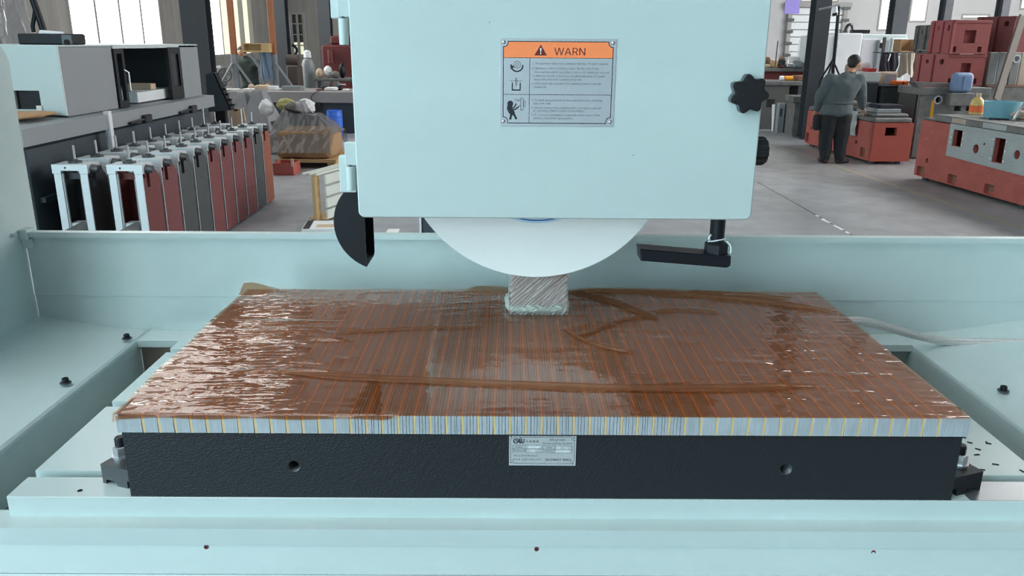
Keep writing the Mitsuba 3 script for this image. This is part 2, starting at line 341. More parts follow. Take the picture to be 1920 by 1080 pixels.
# glazed front of the hall, behind the photographer
gx0, gx1, gz1 = -8.6, -3.2, 6.6
wf = rect2(XL, 0, XR, H).difference(rect2(gx0, 0.4, gx1, gz1))
struct('wall_front', prism(wf, 'y', YF - 0.25, YF), 'plaster')
w = key_for('window'); labels[w] = {'kind': 'structure'}
for k in range(5): x = gx0 + (gx1 - gx0) * k / 4; part(w, 'mullion', bx(x - 0.06, x + 0.06, YF - 0.15, YF + 0.04, 0.4, gz1), 'frame_grey')
for z in (0.4, 2.4, 4.5, 6.6): part(w, 'transom', bx(gx0, gx1, YF - 0.15, YF + 0.03, z - 0.05, z + 0.05), 'frame_grey')
q = trimesh.Trimesh([[gx0, YF - 0.1, 0.4], [gx1, YF - 0.1, 0.4], [gx1, YF - 0.1, gz1], [gx0, YF - 0.1, gz1]], [[0, 2, 1], [0, 3, 2]], process=False)
part(w, 'pane', q, 'plastic_white', **lamp(GATE, 8))
# roof with strips of roof lights
SKY = [(-8.85, -5.7, 6, 21), (-4.8, -1.4, -7, 2), (13.0, 19.5, 5, 23)]
rf = rect2(XL, YF, XR, YB)
for a, b, c, e in SKY: rf = rf.difference(rect2(a, c, b, e))
struct('ceiling', prism(rf, 'z', H, H + 0.2), 'ceiling_sheet')
for a, b, c, e in SKY:
    w = key_for('window'); labels[w] = {'kind': 'structure'}
    q = trimesh.Trimesh([[a, c, H + 0.1], [b, c, H + 0.1], [b, e, H + 0.1], [a, e, H + 0.1]], [[0, 2, 1], [0, 3, 2]], process=False)
    part(w, 'pane', q, 'plastic_white', **lamp([v * (2.5 if a > 9 else 0.62 if a < -8 else 1.0) for v in SKYLIGHT], 4))
    for k in range(int((e - c) / 3) + 1): part(w, 'glazing_bar', bx(a, b, c + 3 * k - 0.04, c + 3 * k + 0.04, H - 0.03, H + 0.08), 'frame_grey')

# steel columns of the hall
def column(x, y, w, d, label, top=H - 0.02):
    c = thing('hall_column', label, 'column', 'steel columns of the hall')
    part(c, 'web', bx(x - w * 0.06, x + w * 0.06, y - d / 2 + 0.02, y + d / 2 - 0.02, 0.0, top), 'hall_steel')
    for s in (-1, 1): part(c, 'flange', bx(x - w / 2, x + w / 2, y + s * (d / 2 - 0.01) - 0.012, y + s * (d / 2 - 0.01) + 0.012, 0.0, top), 'hall_steel')
    part(c, 'base_plate', bx(x - w / 2 - 0.06, x + w / 2 + 0.06, y - d / 2 - 0.06, y + d / 2 + 0.06, 0.0, 0.03), 'hall_steel')
def pcol(xa, xb, y, label): column((xa + xb) / 2, y, xb - xa, 0.34, label)
pcol(-6.862, -6.335, 17, 'dark steel hall column between the two tall windows on the left wall')
pcol(-5.913, -5.481, 20, 'dark steel hall column right of the timber drawer box on posts')
pcol(-5.364, -5.034, 23, 'dark steel hall column behind the maroon casting')
pcol(5.956, 6.253, 16, 'dark steel hall column in front of the roller door')
pcol(9.303, 9.657, 20, 'dark grey hall column between two bright windows, above the hung navy jacket')
pcol(11.549, 11.749, 22, 'slim dark hall column rising behind the top red casting')
pcol(13.641, 13.850, 23, 'slim dark hall column near the right edge behind the red castings')

# ================================================================ THE SURFACE GRINDER
TZ = 1.3183       # table top
g = thing('surface_grinder', 'pale teal surface grinder, its slotted table, trays and splash guard in the foreground', 'grinding machine')
prof = [(0.004, 1.291), (0.004, TZ - 0.0008), (0.0048, TZ)]
for a, b in ((0.050, 0.066), (0.257, 0.275), (0.480, 0.497)): prof += [(a, TZ), (a, TZ - 0.014), (a - 0.008, TZ - 0.014), (a - 0.008, TZ - 0.022), (b + 0.008, TZ - 0.022), (b + 0.008, TZ - 0.014), (b, TZ - 0.014), (b, TZ)]
prof += [(0.548, TZ), (0.548, 1.26), (0.02, 1.26), (0.02, 1.291)]
part(g, 'worktable', prism(prof, 'x', -0.648, 0.648), 'paint', 'slotted worktable under the chuck')
part(g, 'bolt_hole', cyl((-0.5666, 0.0184, TZ - 0.01), (-0.5666, 0.0184, TZ + 0.0003), 0.0032), 'black_flat')
part(g, 'bare_metal_pad', bx(0.522, 0.648, 0.0055, 0.0495, TZ, TZ + 0.0004), 'zinc', 'bright bare metal end of the table')
for k in range(16):
    x, y = 0.545 + 0.09 * rng.random(), 0.075 + 0.14 * rng.random()
    part(g, 'swarf_chip', turn(bx(x - 0.003 - 0.002 * rng.random(), x + 0.003, y - 0.0009, y + 0.0009, TZ, TZ + 0.0011), 360 * rng.random(), (0, 0, 1), (x, y, 0)), 'black_flat')
# front apron: ledge, rounded lip, lower skirt
part(g, 'front_ledge', rprism([(-0.0212, 1.269), (0.0195, 1.269), (0.0195, 1.2905), (0.016, 1.2917), (-0.0212, 1.2917)], 'x', -1.44, 1.44, 0.0009), 'paint')
part(g, 'front_skirt', cat(rprism([(-0.0195, 1.2682), (0.019, 1.2682), (0.019, 1.2325), (-0.0265, 1.2325)], 'x', -1.44, 1.44, 0.0006), rprism([(-0.0268, 1.2318), (0.019, 1.2318), (0.019, 0.12), (-0.12, 0.12), (-0.12, 0.9)], 'x', -1.44, 1.44, 0.0006)), 'paint')
for x, z in ((-0.4036, 1.2658), (-0.0067, 1.2649), (0.4002, 1.2625)):
    part(g, 'screw_hole', lathe([(0.0016, 0), (0.0028, 0), (0.0028, 0.0012), (0.0016, 0.0012), (0.0016, 0)], 14, (x, -0.0196, z), 'y'), 'red_dark')
    part(g, 'screw_hole', cyl((x, -0.0205, z), (x, -0.019, z), 0.0017, 12), 'black_flat')
part(g, 'pedestal', cat(bx(-1.40, 1.40, 0.03, 0.70, 0.0, 1.20, 0.01), bx(-0.62, 0.62, 0.021, 0.55, 1.20, 1.26)), 'paint_plain')
part(g, 'gutter_floor', bx(-1.4, 1.4, 0.021, 0.66, 1.202, 1.212), 'gutter', 'rusty gutter round the table')
# side trays, folded sheet with a rolled edge
def tray(s, xe):
    up = [(xe + 0.0, 1.212), (xe, 1.278), (xe - 0.003, 1.2785), (xe - 0.003, 1.293), (xe - 0.0015, 1.2975), (xe + 0.003, 1.3005), (xe + 0.03, 1.3025), (xe + 0.10, 1.309), (xe + 0.222, 1.330), (xe + 0.40, 1.345), (xe + 0.685, 1.358)]
    pts = up + [(x, z - 0.003) for x, z in up[::-1][:-3]] + [(xe + 0.003, 1.212)]
    return prism([(s * x, z) for x, z in pts], 'y', -0.019, 0.646)
part(g, 'side_tray', tray(-1, 0.752), 'paint', smooth=25)
part(g, 'side_tray', tray(1, 0.735), 'paint', smooth=25)
def bolt(x, y, z):
    b = part(g, 'tray_bolt', cat(lathe([(0, 0.002), (0.0052, 0.002), (0.0052, 0.0085), (0.0047, 0.009), (0.0026, 0.009), (0.0026, 0.005), (0, 0.005)], 18, (x, y, z))), 'black_metal', 'black socket screw', smooth=30)
    part(b, 'washer', lathe([(0, 0), (0.0088, 0), (0.0088, 0.0019), (0, 0.0019)], 20, (x, y, z)), 'dark_steel')
bolt(-0.7634, 0.5788, 1.3066); bolt(-0.7701, 0.3705, 1.3062); bolt(0.7712, 0.3581, 1.3068)
part(g, 'tray_slot', cyl((0.7806, 0.5893, 1.3), (0.7806, 0.5893, 1.3032), 0.006, 14), 'black_flat')
# rear ledge and splash guard
part(g, 'rear_ledge', rprism([(0.585, 1.287), (0.646, 1.287), (0.646, 1.3002), (0.585, 1.3002)], 'x', -0.7495, 0.7325, 0.0012), 'paint')
part(g, 'rear_gutter_wall', bx(-0.749, 0.732, 0.600, 0.606, 1.212, 1.287), 'gutter')
gd = part(g, 'splash_guard', cat(bx(-0.963, 1.42, 0.6465, 0.650, 1.298, 1.372), bx(-0.963, 1.42, 0.6445, 0.6475, 1.3695, 1.4905, 0.0006)), 'paint', 'rear splash guard')
part(gd, 'top_rail', rprism([(0.634, 1.4885), (0.653, 1.4885), (0.653, 1.4985), (0.634, 1.4985)], 'x', -0.957, 1.42, 0.002), 'paint_plain')
part(gd, 'seam_edge', bx(0.597, 0.68, 0.6435, 0.6447, 1.3683, 1.3697), 'zinc')
gs = part(g, 'side_guard', prism(rect2(0.30, 1.325, 0.69, 1.841).difference(rect2(0.65, 1.80, 0.7, 1.85)).union(Point(0.65, 1.80).buffer(0.041, 8).intersection(rect2(0.649, 1.799, 0.7, 1.842))), 'x', -0.970, -0.9655), 'paint', 'left side guard')
part(gs, 'rail_bracket', cat(bx(-0.9655, -0.950, 0.628, 0.660, 1.485, 1.504, 0.002), bx(-0.9655, -0.948, 0.634, 0.644, 1.467, 1.485, 0.001)), 'paint_plain')
part(gs, 'bracket_screw', cyl((-0.9655, 0.61, 1.499), (-0.958, 0.61, 1.499), 0.004, 12), 'zinc')
# gantry that carries the wheel head, above and beside the picture
gt = part(g, 'gantry_beam', bx(-1.74, 1.74, 0.80, 1.08, 2.25, 2.6, 0.01), 'paint_plain')
for s in (-1, 1): part(g, 'gantry_column', bx(s * 1.62 - 0.12, s * 1.62 + 0.12, 0.80, 1.08, 0.0, 2.25, 0.01), 'paint_plain')

# ---------------------------------------------------------------- wheel hood with its door
h = thing('wheel_hood', 'pale teal hood over the grinding wheel with a hinged door and black knobs', 'machine guard')
DY = 0.246
door = rrect(-0.2515, 0.2955, 1.6135, 2.08, 0.009)
d = part(h, 'door', rprism(door, 'y', DY, DY + 0.012, 0.0016), 'paint', 'hinged door', smooth=40)
for x, z, r in ((-0.0690, 1.8731, 0.0006), (0.1270, 1.7027, 0.0007)): part(d, 'paint_chip', cyl((x, DY - 0.0002, z), (x, DY + 0.0005, z), r, 8), 'black_flat')
def shell():
    w = 0.004
    return cat(bx(-0.247, -0.247 + w, DY + 0.0135, 0.46, 1.66, 2.08), bx(0.283, 0.287, DY + 0.0135, 0.46, 1.66, 2.08), bx(-0.247, 0.287, 0.456, 0.46, 1.66, 2.08), bx(-0.247, 0.287, DY + 0.0135, 0.46, 2.076, 2.08))
part(h, 'body', shell(), 'paint_plain')
part(h, 'spindle_head', cat(cyl((0, 0.46, 1.7045), (0, 0.98, 1.7045), 0.13, 40), bx(-0.2, 0.2, 0.6, 1.0, 1.6, 2.2495, 0.01)), 'paint_plain', smooth=30)
part(h, 'spindle', cat(cyl((0, 0.305, 1.7045), (0, 0.47, 1.7045), 0.022, 24), cyl((0, 0.322, 1.7045), (0, 0.344, 1.7045), 0.045, 30)), 'zinc', smooth=30)
for zt, zb in ((1.8778, 1.8438), (1.6848, 1.6515)):
    hg = part(h, 'hinge', cyl((-0.2605, 0.252, zb), (-0.2605, 0.252, zt - 0.001), 0.0063, 20), 'paint_plain', smooth=30)
    part(hg, 'leaf', bx(-0.267, -0.25, 0.249, 0.262, zt + 0.0005, zt + 0.032, 0.0012), 'paint_plain')
    part(hg, 'fixed_leaf', bx(-0.2785, -0.256, 0.2625, 0.278, zb - 0.006 if zt < 1.75 else zt - 0.001, zt + 0.012 if zt < 1.75 else zt + 0.07, 0.0012), 'paint_plain')
    part(hg, 'pin', cyl((-0.2605, 0.252, zb - 0.001), (-0.2605, 0.252, zt + 0.02), 0.003, 12), 'dark_steel')
def star(r, n, a):
    t = np.linspace(0, 2 * np.pi, 140, endpoint=False); q = r * (1 + a * np.cos(n * t + 0.6)); return Polygon(np.c_[q * np.cos(t), q * np.sin(t)])
def knob(r, th, n, a):
    ms = []
    base = star(r, n, a)
    for s, t0, t1 in ((0.0, 0.0, th * 0.7), (-0.0012, th * 0.7, th * 0.86), (-0.004, th * 0.86, th * 0.95), (-0.009, th * 0.95, th)):
        ms.append(prism(base.buffer(s), 'z', t0, t1))
    return cat(*ms)
k1 = knob(0.0228, 0.020, 7, 0.13); k1.apply_transform(trimesh.transformations.rotation_matrix(math.pi / 2, [1, 0, 0])); k1.apply_translation((0.2728, DY - 0.004, 1.7858))
part(h, 'star_knob', k1, 'black_plastic', 'black lobed knob on the door')
part(h, 'knob_stud', cyl((0.2728, DY - 0.005, 1.7858), (0.2728, DY + 0.002, 1.7858), 0.009, 18), 'black_plastic')
k2 = knob(0.0185, 0.019, 10, 0.07); k2.apply_transform(trimesh.transformations.rotation_matrix(math.pi / 2, [0, 1, 0])); k2.apply_translation((0.2975, 0.272, 1.7064))
part(h, 'side_knob', cat(k2, cyl((0.284, 0.272, 1.7064), (0.299, 0.272, 1.7064), 0.012, 20)), 'black_plastic', 'black fluted knob at the side')
# curved dust chute left of the wheel
tipx, topz, tipz = -0.2514, 1.6476, 1.5305
lx, lz = -0.2955, 1.5913
def arc3(a, b, c, n):      # circle arc through three points of the x-z plane
    A = np.array([[2 * (b[0] - a[0]), 2 * (b[1] - a[1])], [2 * (c[0] - a[0]), 2 * (c[1] - a[1])]]); q = np.array([b[0]**2 + b[1]**2 - a[0]**2 - a[1]**2, c[0]**2 + c[1]**2 - a[0]**2 - a[1]**2])
    o = np.linalg.solve(A, q); r = np.hypot(*(np.array(a) - o)); t = [math.atan2(p[1] - o[1], p[0] - o[0]) for p in (a, c)]
    if t[1] < t[0]: t[1] += 2 * math.pi
    s = np.linspace(t[0], t[1], n); return [(o[0] + r * math.cos(u), o[1] + r * math.sin(u)) for u in s]
rim = arc3((-0.2710, 1.6476), (lx, lz), (tipx, tipz), 24)
plate = Polygon(rim + [(tipx, 1.66), (rim[0][0], 1.66)])
outer = LineString(rim).buffer(0.0012, cap_style=2)
ch = part(h, 'dust_chute', prism(plate, 'y', 0.290, 0.2925), 'black_metal', 'curved black dust chute')
part(ch, 'back_plate', prism(plate.union(rect2(tipx - 0.001, tipz + 0.004, tipx + 0.001, 1.66)), 'y', 0.3565, 0.359), 'black_metal')
part(ch, 'curved_wall', prism(outer, 'y', 0.2925, 0.3565), 'black_metal', smooth=30)
# coolant nozzle right of the wheel
nx = 0.2656
nz = part(h, 'coolant_nozzle', rprism([(0.1494, 1.5608), (0.1520, 1.5430), (0.2794, 1.5332), (0.2846, 1.5365), (0.2842, 1.5503), (0.2608, 1.5486)], 'y', 0.286, 0.322, 0.0016), 'black_metal', 'black flat coolant nozzle')
zn = 1.5476
part(nz, 'pipe', cyl((nx, 0.305, zn), (nx, 0.305, 1.70), 0.0108, 24), 'black_metal', smooth=30)
part(nz, 'hex_nut', cat(cyl((nx, 0.305, zn + 0.001), (nx, 0.305, zn + 0.018), 0.0175, 6), cyl((nx, 0.305, zn + 0.018), (nx, 0.305, zn + 0.0215), 0.0165, 6, 0.0135)), 'black_metal')
th = np.linspace(0, 2 * np.pi, 40)
part(nz, 'sealing_tape', cat(tube(np.c_[nx + 0.0122 * np.cos(th), 0.305 + 0.0122 * np.sin(th), zn + 0.0232 + 0.0035 * np.sin(th + 2.4)], 0.0011, 6),
                             tube(spline([(nx - 0.012, 0.295, zn + 0.025), (nx - 0.0155, 0.289, zn + 0.030), (nx - 0.0125, 0.292, zn + 0.034)], 12), 0.0016, 6),
                             tube(spline([(nx + 0.0125, 0.297, zn + 0.023), (nx + 0.0165, 0.287, zn + 0.018), (nx + 0.017, 0.286, zn + 0.008)], 12), 0.0010, 6)), 'white_mark', 'torn white sealing tape')

# ---------------------------------------------------------------- warning plate on the door
PY = DY
def sx(X): return -0.0553 + (X - 100) / 1262 * 0.153
def sz(Y): return 1.8540 - (Y - 68) / 962 * 0.1135
pl = part(h, 'warning_plate', rprism(rect2(sx(100), sz(1030), sx(1362), sz(68)), 'y', PY - 0.0010, PY + 0.0002, 0.0003), 'alu_sign', 'aluminium warning plate lettered WARN')
Y0 = PY - 0.0010
def flat(poly, t=0.00012, y=None): y = Y0 if y is None else y; return prism(poly, 'y', y - t, y + 0.0001)
corner = unary_union([Point(sx(X), sz(Y)).buffer((sx(200) - sx(150)) * 0.95, 10) for X, Y in ((140, 112), (1322, 112), (140, 975), (1322, 975))])
inner = rect2(sx(136), sz(993), sx(1325), sz(103)); lw = 0.0005
part(pl, 'orange_band', flat(rect2(sx(136), sz(278), sx(1325), sz(103)).difference(corner)), 'orange', 'orange band')
lines = inner.difference(corner).boundary.buffer(lw)
lines = unary_union([lines, rect2(sx(136), sz(281), sx(1325), sz(276)), rect2(sx(136), sz(679), sx(1325), sz(673)), rect2(sx(421), sz(993), sx(427), sz(278))])
part(pl, 'border_line', flat(lines, 0.0002), 'ink')
for X, Y in ((140, 112), (1322, 112), (140, 975), (1322, 975)):
    part(pl, 'rivet', lathe([(0, 0.0018), (0.0014, 0.0015), (0.0022, 0.0008), (0.0026, 0.0), (0, 0)], 16, (sx(X), Y0 + 0.0001, sz(Y)), 'y'), 'zinc', smooth=True)
tri = Polygon([(sx(472), sz(251)), (sx(608), sz(251)), (sx(540), sz(136))])
part(pl, 'warning_symbol', flat(tri, 0.00022), 'ink_red', 'dark warning triangle with exclamation mark')
part(pl, 'warning_symbol', cat(flat(Polygon([(sx(531), sz(172)), (sx(549), sz(172)), (sx(543), sz(217)), (sx(537), sz(217))]), 0.0003), flat(Point(sx(540), sz(230)).buffer(0.0009), 0.0003)), 'white_mark')
part(pl, 'heading', text('WARN', sx(684), Y0 - 0.0001, sz(247), sz(168) - sz(247), width=sx(1020) - sx(684), depth=0.0002), 'ink_red')
TXT = [(450, 348, '1. The spindle rotates in a clockwise direction. Prohibit reversal.', 1273), (446, 400, '2. Maximum size of grinding wheel: Φ400×Φ127×40.', 1180), (474, 441, 'The maximum safe line speed is above 35 meters per second', 1290),
       (446, 482, '3. when the spindle is driven by variable frequency, the upper', 1247), (470, 521, 'limit of the rotational speed must be set.', 995), (446, 565, '4. After each replacement of the grinding wheel, it must be', 1207), (470, 603, 'rebalanced.', 614),
       (448, 748, '1. Prohibit personnel other than operators from entering', 1222), (470, 784, 'the work area.', 664), (444, 832, '2. Before starting the grinding wheel, the outer cover of', 1212), (468, 866, 'the grinding wheel must be locked tightly.', 1040),
       (446, 912, '3. It is strictly prohibited to open the outer cover of the', 1207), (470, 948, 'grinding wheel during operation.', 908)]
part(pl, 'lettering', cat(*[text(s, sx(X), Y0, sz(Y), 0.00255, width=sx(X1) - sx(X), depth=0.00015) for X, Y, s, X1 in TXT]), 'ink')
def seg(pts, w): return LineString([(sx(a), sz(b)) for a, b in pts]).buffer(w, 6)
def ring(X, Y, r, w): return Point(sx(X), sz(Y)).buffer(r + w).difference(Point(sx(X), sz(Y)).buffer(r - w))
arcp = [(285 + 62 * math.cos(t), 365 + 60 * math.sin(t)) for t in np.linspace(-0.05, 2.7, 22)]
picto = [seg(arcp, 0.0009), Polygon([(sx(212), sz(346)), (sx(260), sz(378)), (sx(216), sz(400))]), ring(287, 352, 0.0044, 0.0003), ring(287, 352, 0.0018, 0.0003),
         seg([(235, 552), (235, 628), (322, 628), (322, 552)], 0.0008), seg([(278, 495), (268, 530), (278, 585), (288, 530), (278, 495)], 0.0003), seg([(210, 528), (350, 528)], 0.0002),
         Point(sx(214), sz(778)).buffer(0.0039), seg([(214, 790), (206, 830), (222, 865), (238, 880)], 0.0034), seg([(230, 870), (226, 900), (216, 946)], 0.0014), seg([(240, 870), (258, 900), (280, 942)], 0.0014),
         seg([(236, 830), (258, 818), (278, 782)], 0.0009), seg([(244, 848), (276, 838), (306, 812)], 0.0009),
         rect2(sx(330), sz(850), sx(358), sz(716)).boundary.buffer(0.0003), rect2(sx(360), sz(808), sx(376), sz(752)).boundary.buffer(0.0003), seg([(262, 724), (320, 738)], 0.0003), seg([(268, 745), (320, 752)], 0.0003), seg([(322, 796), (276, 830)], 0.0003)]
part(pl, 'pictogram', flat(unary_union(picto), 0.0002), 'ink')

# ================================================================ GRINDING WHEEL
WC, WR = (0.0, 0.365, 1.7045), 0.2045
gw = thing('grinding_wheel', 'large white grinding wheel under the hood, standing above the wrapped block', 'grinding wheel')
part(gw, 'disc', lathe([(0.0635, -0.02), (WR - 0.001, -0.02), (WR, -0.019), (WR, 0.019), (WR - 0.001, 0.02), (0.0635, 0.02), (0.0635, -0.02)], 180, WC, 'y'), 'wheel_white', smooth=30)
def disc_ring(r0, r1, t): return lathe([(r0, 0.02), (r1, 0.02), (r1, 0.02 + t), (r0, 0.02 + t), (r0, 0.02)], 120, WC, 'y')
lb = part(gw, 'label', disc_ring(0.064, 0.1188, 0.0003), 'label_pale', 'round paper label with blue rings')
part(lb, 'printed_ring', disc_ring(0.1135, 0.1155, 0.0005), 'label_blue'); part(lb, 'printed_ring', disc_ring(0.1088, 0.1108, 0.0005), 'label_blue')
part(gw, 'flange', lathe([(0, 0.0205), (0.063, 0.0205), (0.063, 0.03), (0.05, 0.036), (0, 0.036)], 60, WC, 'y'), 'dark_steel')

# ================================================================ MAGNETIC CHUCK
ck = thing('magnetic_chuck', 'black magnetic chuck with a striped steel and brass top plate on the table', 'magnetic chuck')
ZB, ZP, ZC = TZ, 1.4063, 1.430
holes = [(-0.2985, 1.3604), (0.2925, 1.3596)]
fr = rect2(-0.4985, ZB, 0.4985, ZP)
for x, z in holes: fr = fr.difference(Point(x, z).buffer(0.0078, 16))
part(ck, 'body', cat(prism(fr, 'y', 0.006, 0.03), bx(-0.4985, 0.4985, 0.03, 0.494, ZB, ZP)), 'chuck_black', 'black cast body')
for x, z in holes:
    t = [(0.0077, 0.0)]
    for k in range(10): t += [(0.0066, 0.0008 + 0.0022 * k), (0.0076, 0.0019 + 0.0022 * k)]
    t += [(0.0064, 0.0235), (0.0, 0.0235), (0.0, 0.0239), (0.0078, 0.0239), (0.0077, 0.0)]
    part(ck, 'threaded_hole', lathe([(r, -y) for r, y in t], 24, (x, 0.006, z), 'y'), 'dark_steel')
bxs = np.linspace(-0.4691, 0.4647, 51); bw = 0.0014
edges = [-0.5005] + [v for b in bxs for v in (b - bw, b + bw)] + [0.5008]
part(ck, 'plate_underside', bx(-0.4985, 0.4985, 0.004, 0.496, ZP, ZP + 0.0012), 'dark_steel')
for k in range(52):
    a, b = edges[2 * k], edges[2 * k + 1]
    if 14 <= k <= 34:        # laminated poles show their joints
        c = np.linspace(a, b, 5); c[1:4] += rng.normal(0, 0.0006, 3)
        m = cat(*[bx(c[i] + 0.00022, c[i + 1] - 0.00022, 0.0 + 0.0002 * rng.random(), 0.5, ZP + 0.0004, ZC, 0.0002) for i in range(4)])
    else: m = bx(a, b, 0.0, 0.5, ZP + 0.0004, ZC, 0.0005)
    part(ck, 'pole_strip', m, 'pole_steel')
for b in bxs:
    m = bx(b - bw + 0.00005, b + bw - 0.00005, 0.0003, 0.4998, ZP + 0.0004, ZC + 0.0001); v = m.vertices.copy()
    v[:, 0] += np.where(v[:, 2] < 1.42, -np.sign(b) * min(abs(b) * 2, 1) * 0.0006 + rng.normal(0, 0.0002), 0); m.vertices = v
    part(ck, 'brass_separator', m, 'brass')
# name plate of the chuck
def nx_(X): return -0.0403 + (X - 340) / 1200 * 0.0797
def nz_(Y): return 1.4030 - (Y - 240) / 545 * 0.0397
NY = 0.0047
np_ = part(ck, 'name_plate', rprism(rect2(nx_(336), nz_(785), nx_(1540), nz_(243)), 'y', NY, 0.0062, 0.0003), 'alu_bare', 'small silver name plate')
bd = rect2(nx_(365), nz_(742), nx_(1506), nz_(262))
cr = unary_union([Point(nx_(X), nz_(Y)).buffer(0.0029, 8) for X, Y in ((376, 258), (1496, 278), (370, 724), (1486, 744))])
ol = bd.difference(cr).boundary.buffer(0.00022)
tb = [rect2(nx_(a), nz_(d), nx_(b), nz_(c)).boundary.buffer(0.00018) for a, b, c, d in ((402, 636, 410, 474), (636, 936, 412, 476), (936, 1156, 416, 482), (1156, 1465, 420, 488), (402, 636, 474, 530), (636, 936, 476, 540), (936, 1156, 482, 545), (1156, 1465, 488, 550))]
part(np_, 'border_line', prism(unary_union([ol] + tb), 'y', NY - 0.0001, NY + 0.0001), 'ink')
part(np_, 'pin_hole', prism(unary_union([Point(nx_(X), nz_(Y)).buffer(0.0008, 8) for X, Y in ((376, 258), (1496, 278), (370, 724), (1486, 744))]), 'y', NY - 0.0002, NY + 0.0001), 'ink')
NT = [(448, 456, 'Model', 580, 26), (412, 516, 'Stroke/mm', 628, 24), (1000, 462, 'Date', 1104, 26), (975, 522, 'S/N NO', 1135, 26), (1058, 326, 'Magnetic', 1358, 34), (925, 390, 'Workholding System', 1468, 30),
      (410, 616, 'TEL:13967843187', 862, 32), (405, 680, 'www.nbgloway.com', 920, 30), (990, 690, 'GLOWAY MAG', 1450, 36)]
part(np_, 'lettering', cat(*[text(s, nx_(X), NY, nz_(Y), hh * 0.0397 / 545, X == 990, nx_(X1) - nx_(X), 0.00012) for X, Y, s, X1, hh in NT]), 'ink')
NS = [(675, 464, 'SG150P', 885, 46), (690, 534, '110', 790, 46), (1180, 470, '22', 1250, 44), (1325, 472, '11', 1385, 44), (1168, 540, '2211066', 1422, 46)]
part(np_, 'stamped_lettering', cat(*[text(s, nx_(X), NY, nz_(Y), hh * 0.0397 / 545, True, nx_(X1) - nx_(X), 0.00016) for X, Y, s, X1, hh in NS]), 'white_mark')
def st(pts, w=5): return LineString([(nx_(a), nz_(b)) for a, b in pts]).buffer(w * 0.0797 / 1200, 4)
logo = [st([(490, 300), (440, 300), (415, 330), (430, 368), (470, 372), (500, 350), (500, 330), (455, 330)], 10), st([(515, 300), (515, 350), (535, 372), (560, 350), (560, 305)], 10), st([(560, 350), (580, 372), (600, 350), (600, 300)], 9), st([(535, 300), (535, 350)], 7),
        st([(530, 286), (545, 276), (562, 286)], 5)]
cx0 = 636       # four characters after the emblem
CJK = [[[(20, 0), (20, 22)], [(6, 6), (12, 16)], [(34, 6), (28, 16)], [(2, 22), (40, 22)], [(15, 22), (12, 36), (3, 44)], [(26, 22), (26, 42), (40, 42)]],
       [[(2, 8), (40, 8)], [(6, 8), (4, 30), (0, 44)], [(26, 0), (30, 24), (40, 42)], [(38, 16), (24, 40)], [(8, 18), (22, 18)], [(16, 22), (8, 34), (20, 42)], [(8, 28), (22, 28)]],
       [[(0, 4), (16, 4)], [(8, 4), (2, 24)], [(4, 20), (14, 20), (14, 38), (4, 38), (4, 20)], [(22, 0), (25, 6)], [(36, 0), (33, 6)], [(18, 9), (42, 9)], [(24, 12), (20, 22), (27, 22), (20, 40), (29, 38)], [(37, 12), (32, 22), (40, 22), (33, 40), (42, 38)]],
       [[(4, 8), (36, 8), (36, 30), (4, 30), (4, 8)], [(4, 19), (36, 19)], [(20, 0), (20, 40), (42, 42), (42, 34)]]]
for i, ch_ in enumerate(CJK): logo += [st([(cx0 + 62 * i + a, 318 + b) for a, b in s], 2.2) for s in ch_]
part(np_, 'emblem', prism(unary_union(logo), 'y', NY - 0.00012, NY + 0.0001), 'ink')

# clamps that hold the chuck down
def clamp(x, y, ang, s, label, nut):
    c = thing('chuck_clamp', label, 'clamp')
    P = Polygon([(-0.027, 0), (0.027, 0), (0.027, 0.0265), (-0.027, 0.0265)]).difference(rect2(-0.0215, -1, -0.004, 0.006)).difference(rect2(0.012, -1, 0.03, 0.010))
    m = prism(P, 'y', 0, 0.05); 
    if s > 0: m.apply_transform(np.diag([-1, 1, 1, 1.0])); m.invert()
    m = turn(m, ang); m.apply_translation((x, y, TZ)); part(c, 'block', m, 'dark_steel' if s < 0 else 'black_metal')
    bp = (*nut, TZ + 0.0265)
    part(c, 'washer', cyl(bp, (bp[0], bp[1], bp[2] + 0.003), 0.0122, 28), 'zinc', smooth=30)
    part(c, 'nut', cat(cyl((bp[0], bp[1], bp[2] + 0.003), (bp[0], bp[1], bp[2] + 0.0145), 0.0098, 6), cyl((bp[0], bp[1], bp[2] + 0.0145), (bp[0], bp[1], bp[2] + 0.0155), 0.0093, 6, 0.0078)), 'zinc')
    th = [(0, 0)] + [(0.0068 - 0.0007 * (k % 2), 0.0008 * k) for k in range(14)] + [(0.0055, 0.0118), (0, 0.0118)]
    part(c, 'stud', lathe(th, 18, (bp[0], bp[1], bp[2] + 0.0155)), 'black_metal')
clamp(-0.5215, 0.0275, -20, -1, 'steel clamp block with a bright nut at the left end of the black chuck', (-0.5285, 0.0565))
clamp(0.5215, 0.020, 20, 1, 'dark clamp block with a bright washer at the right end of the black chuck', (0.5245, 0.047))

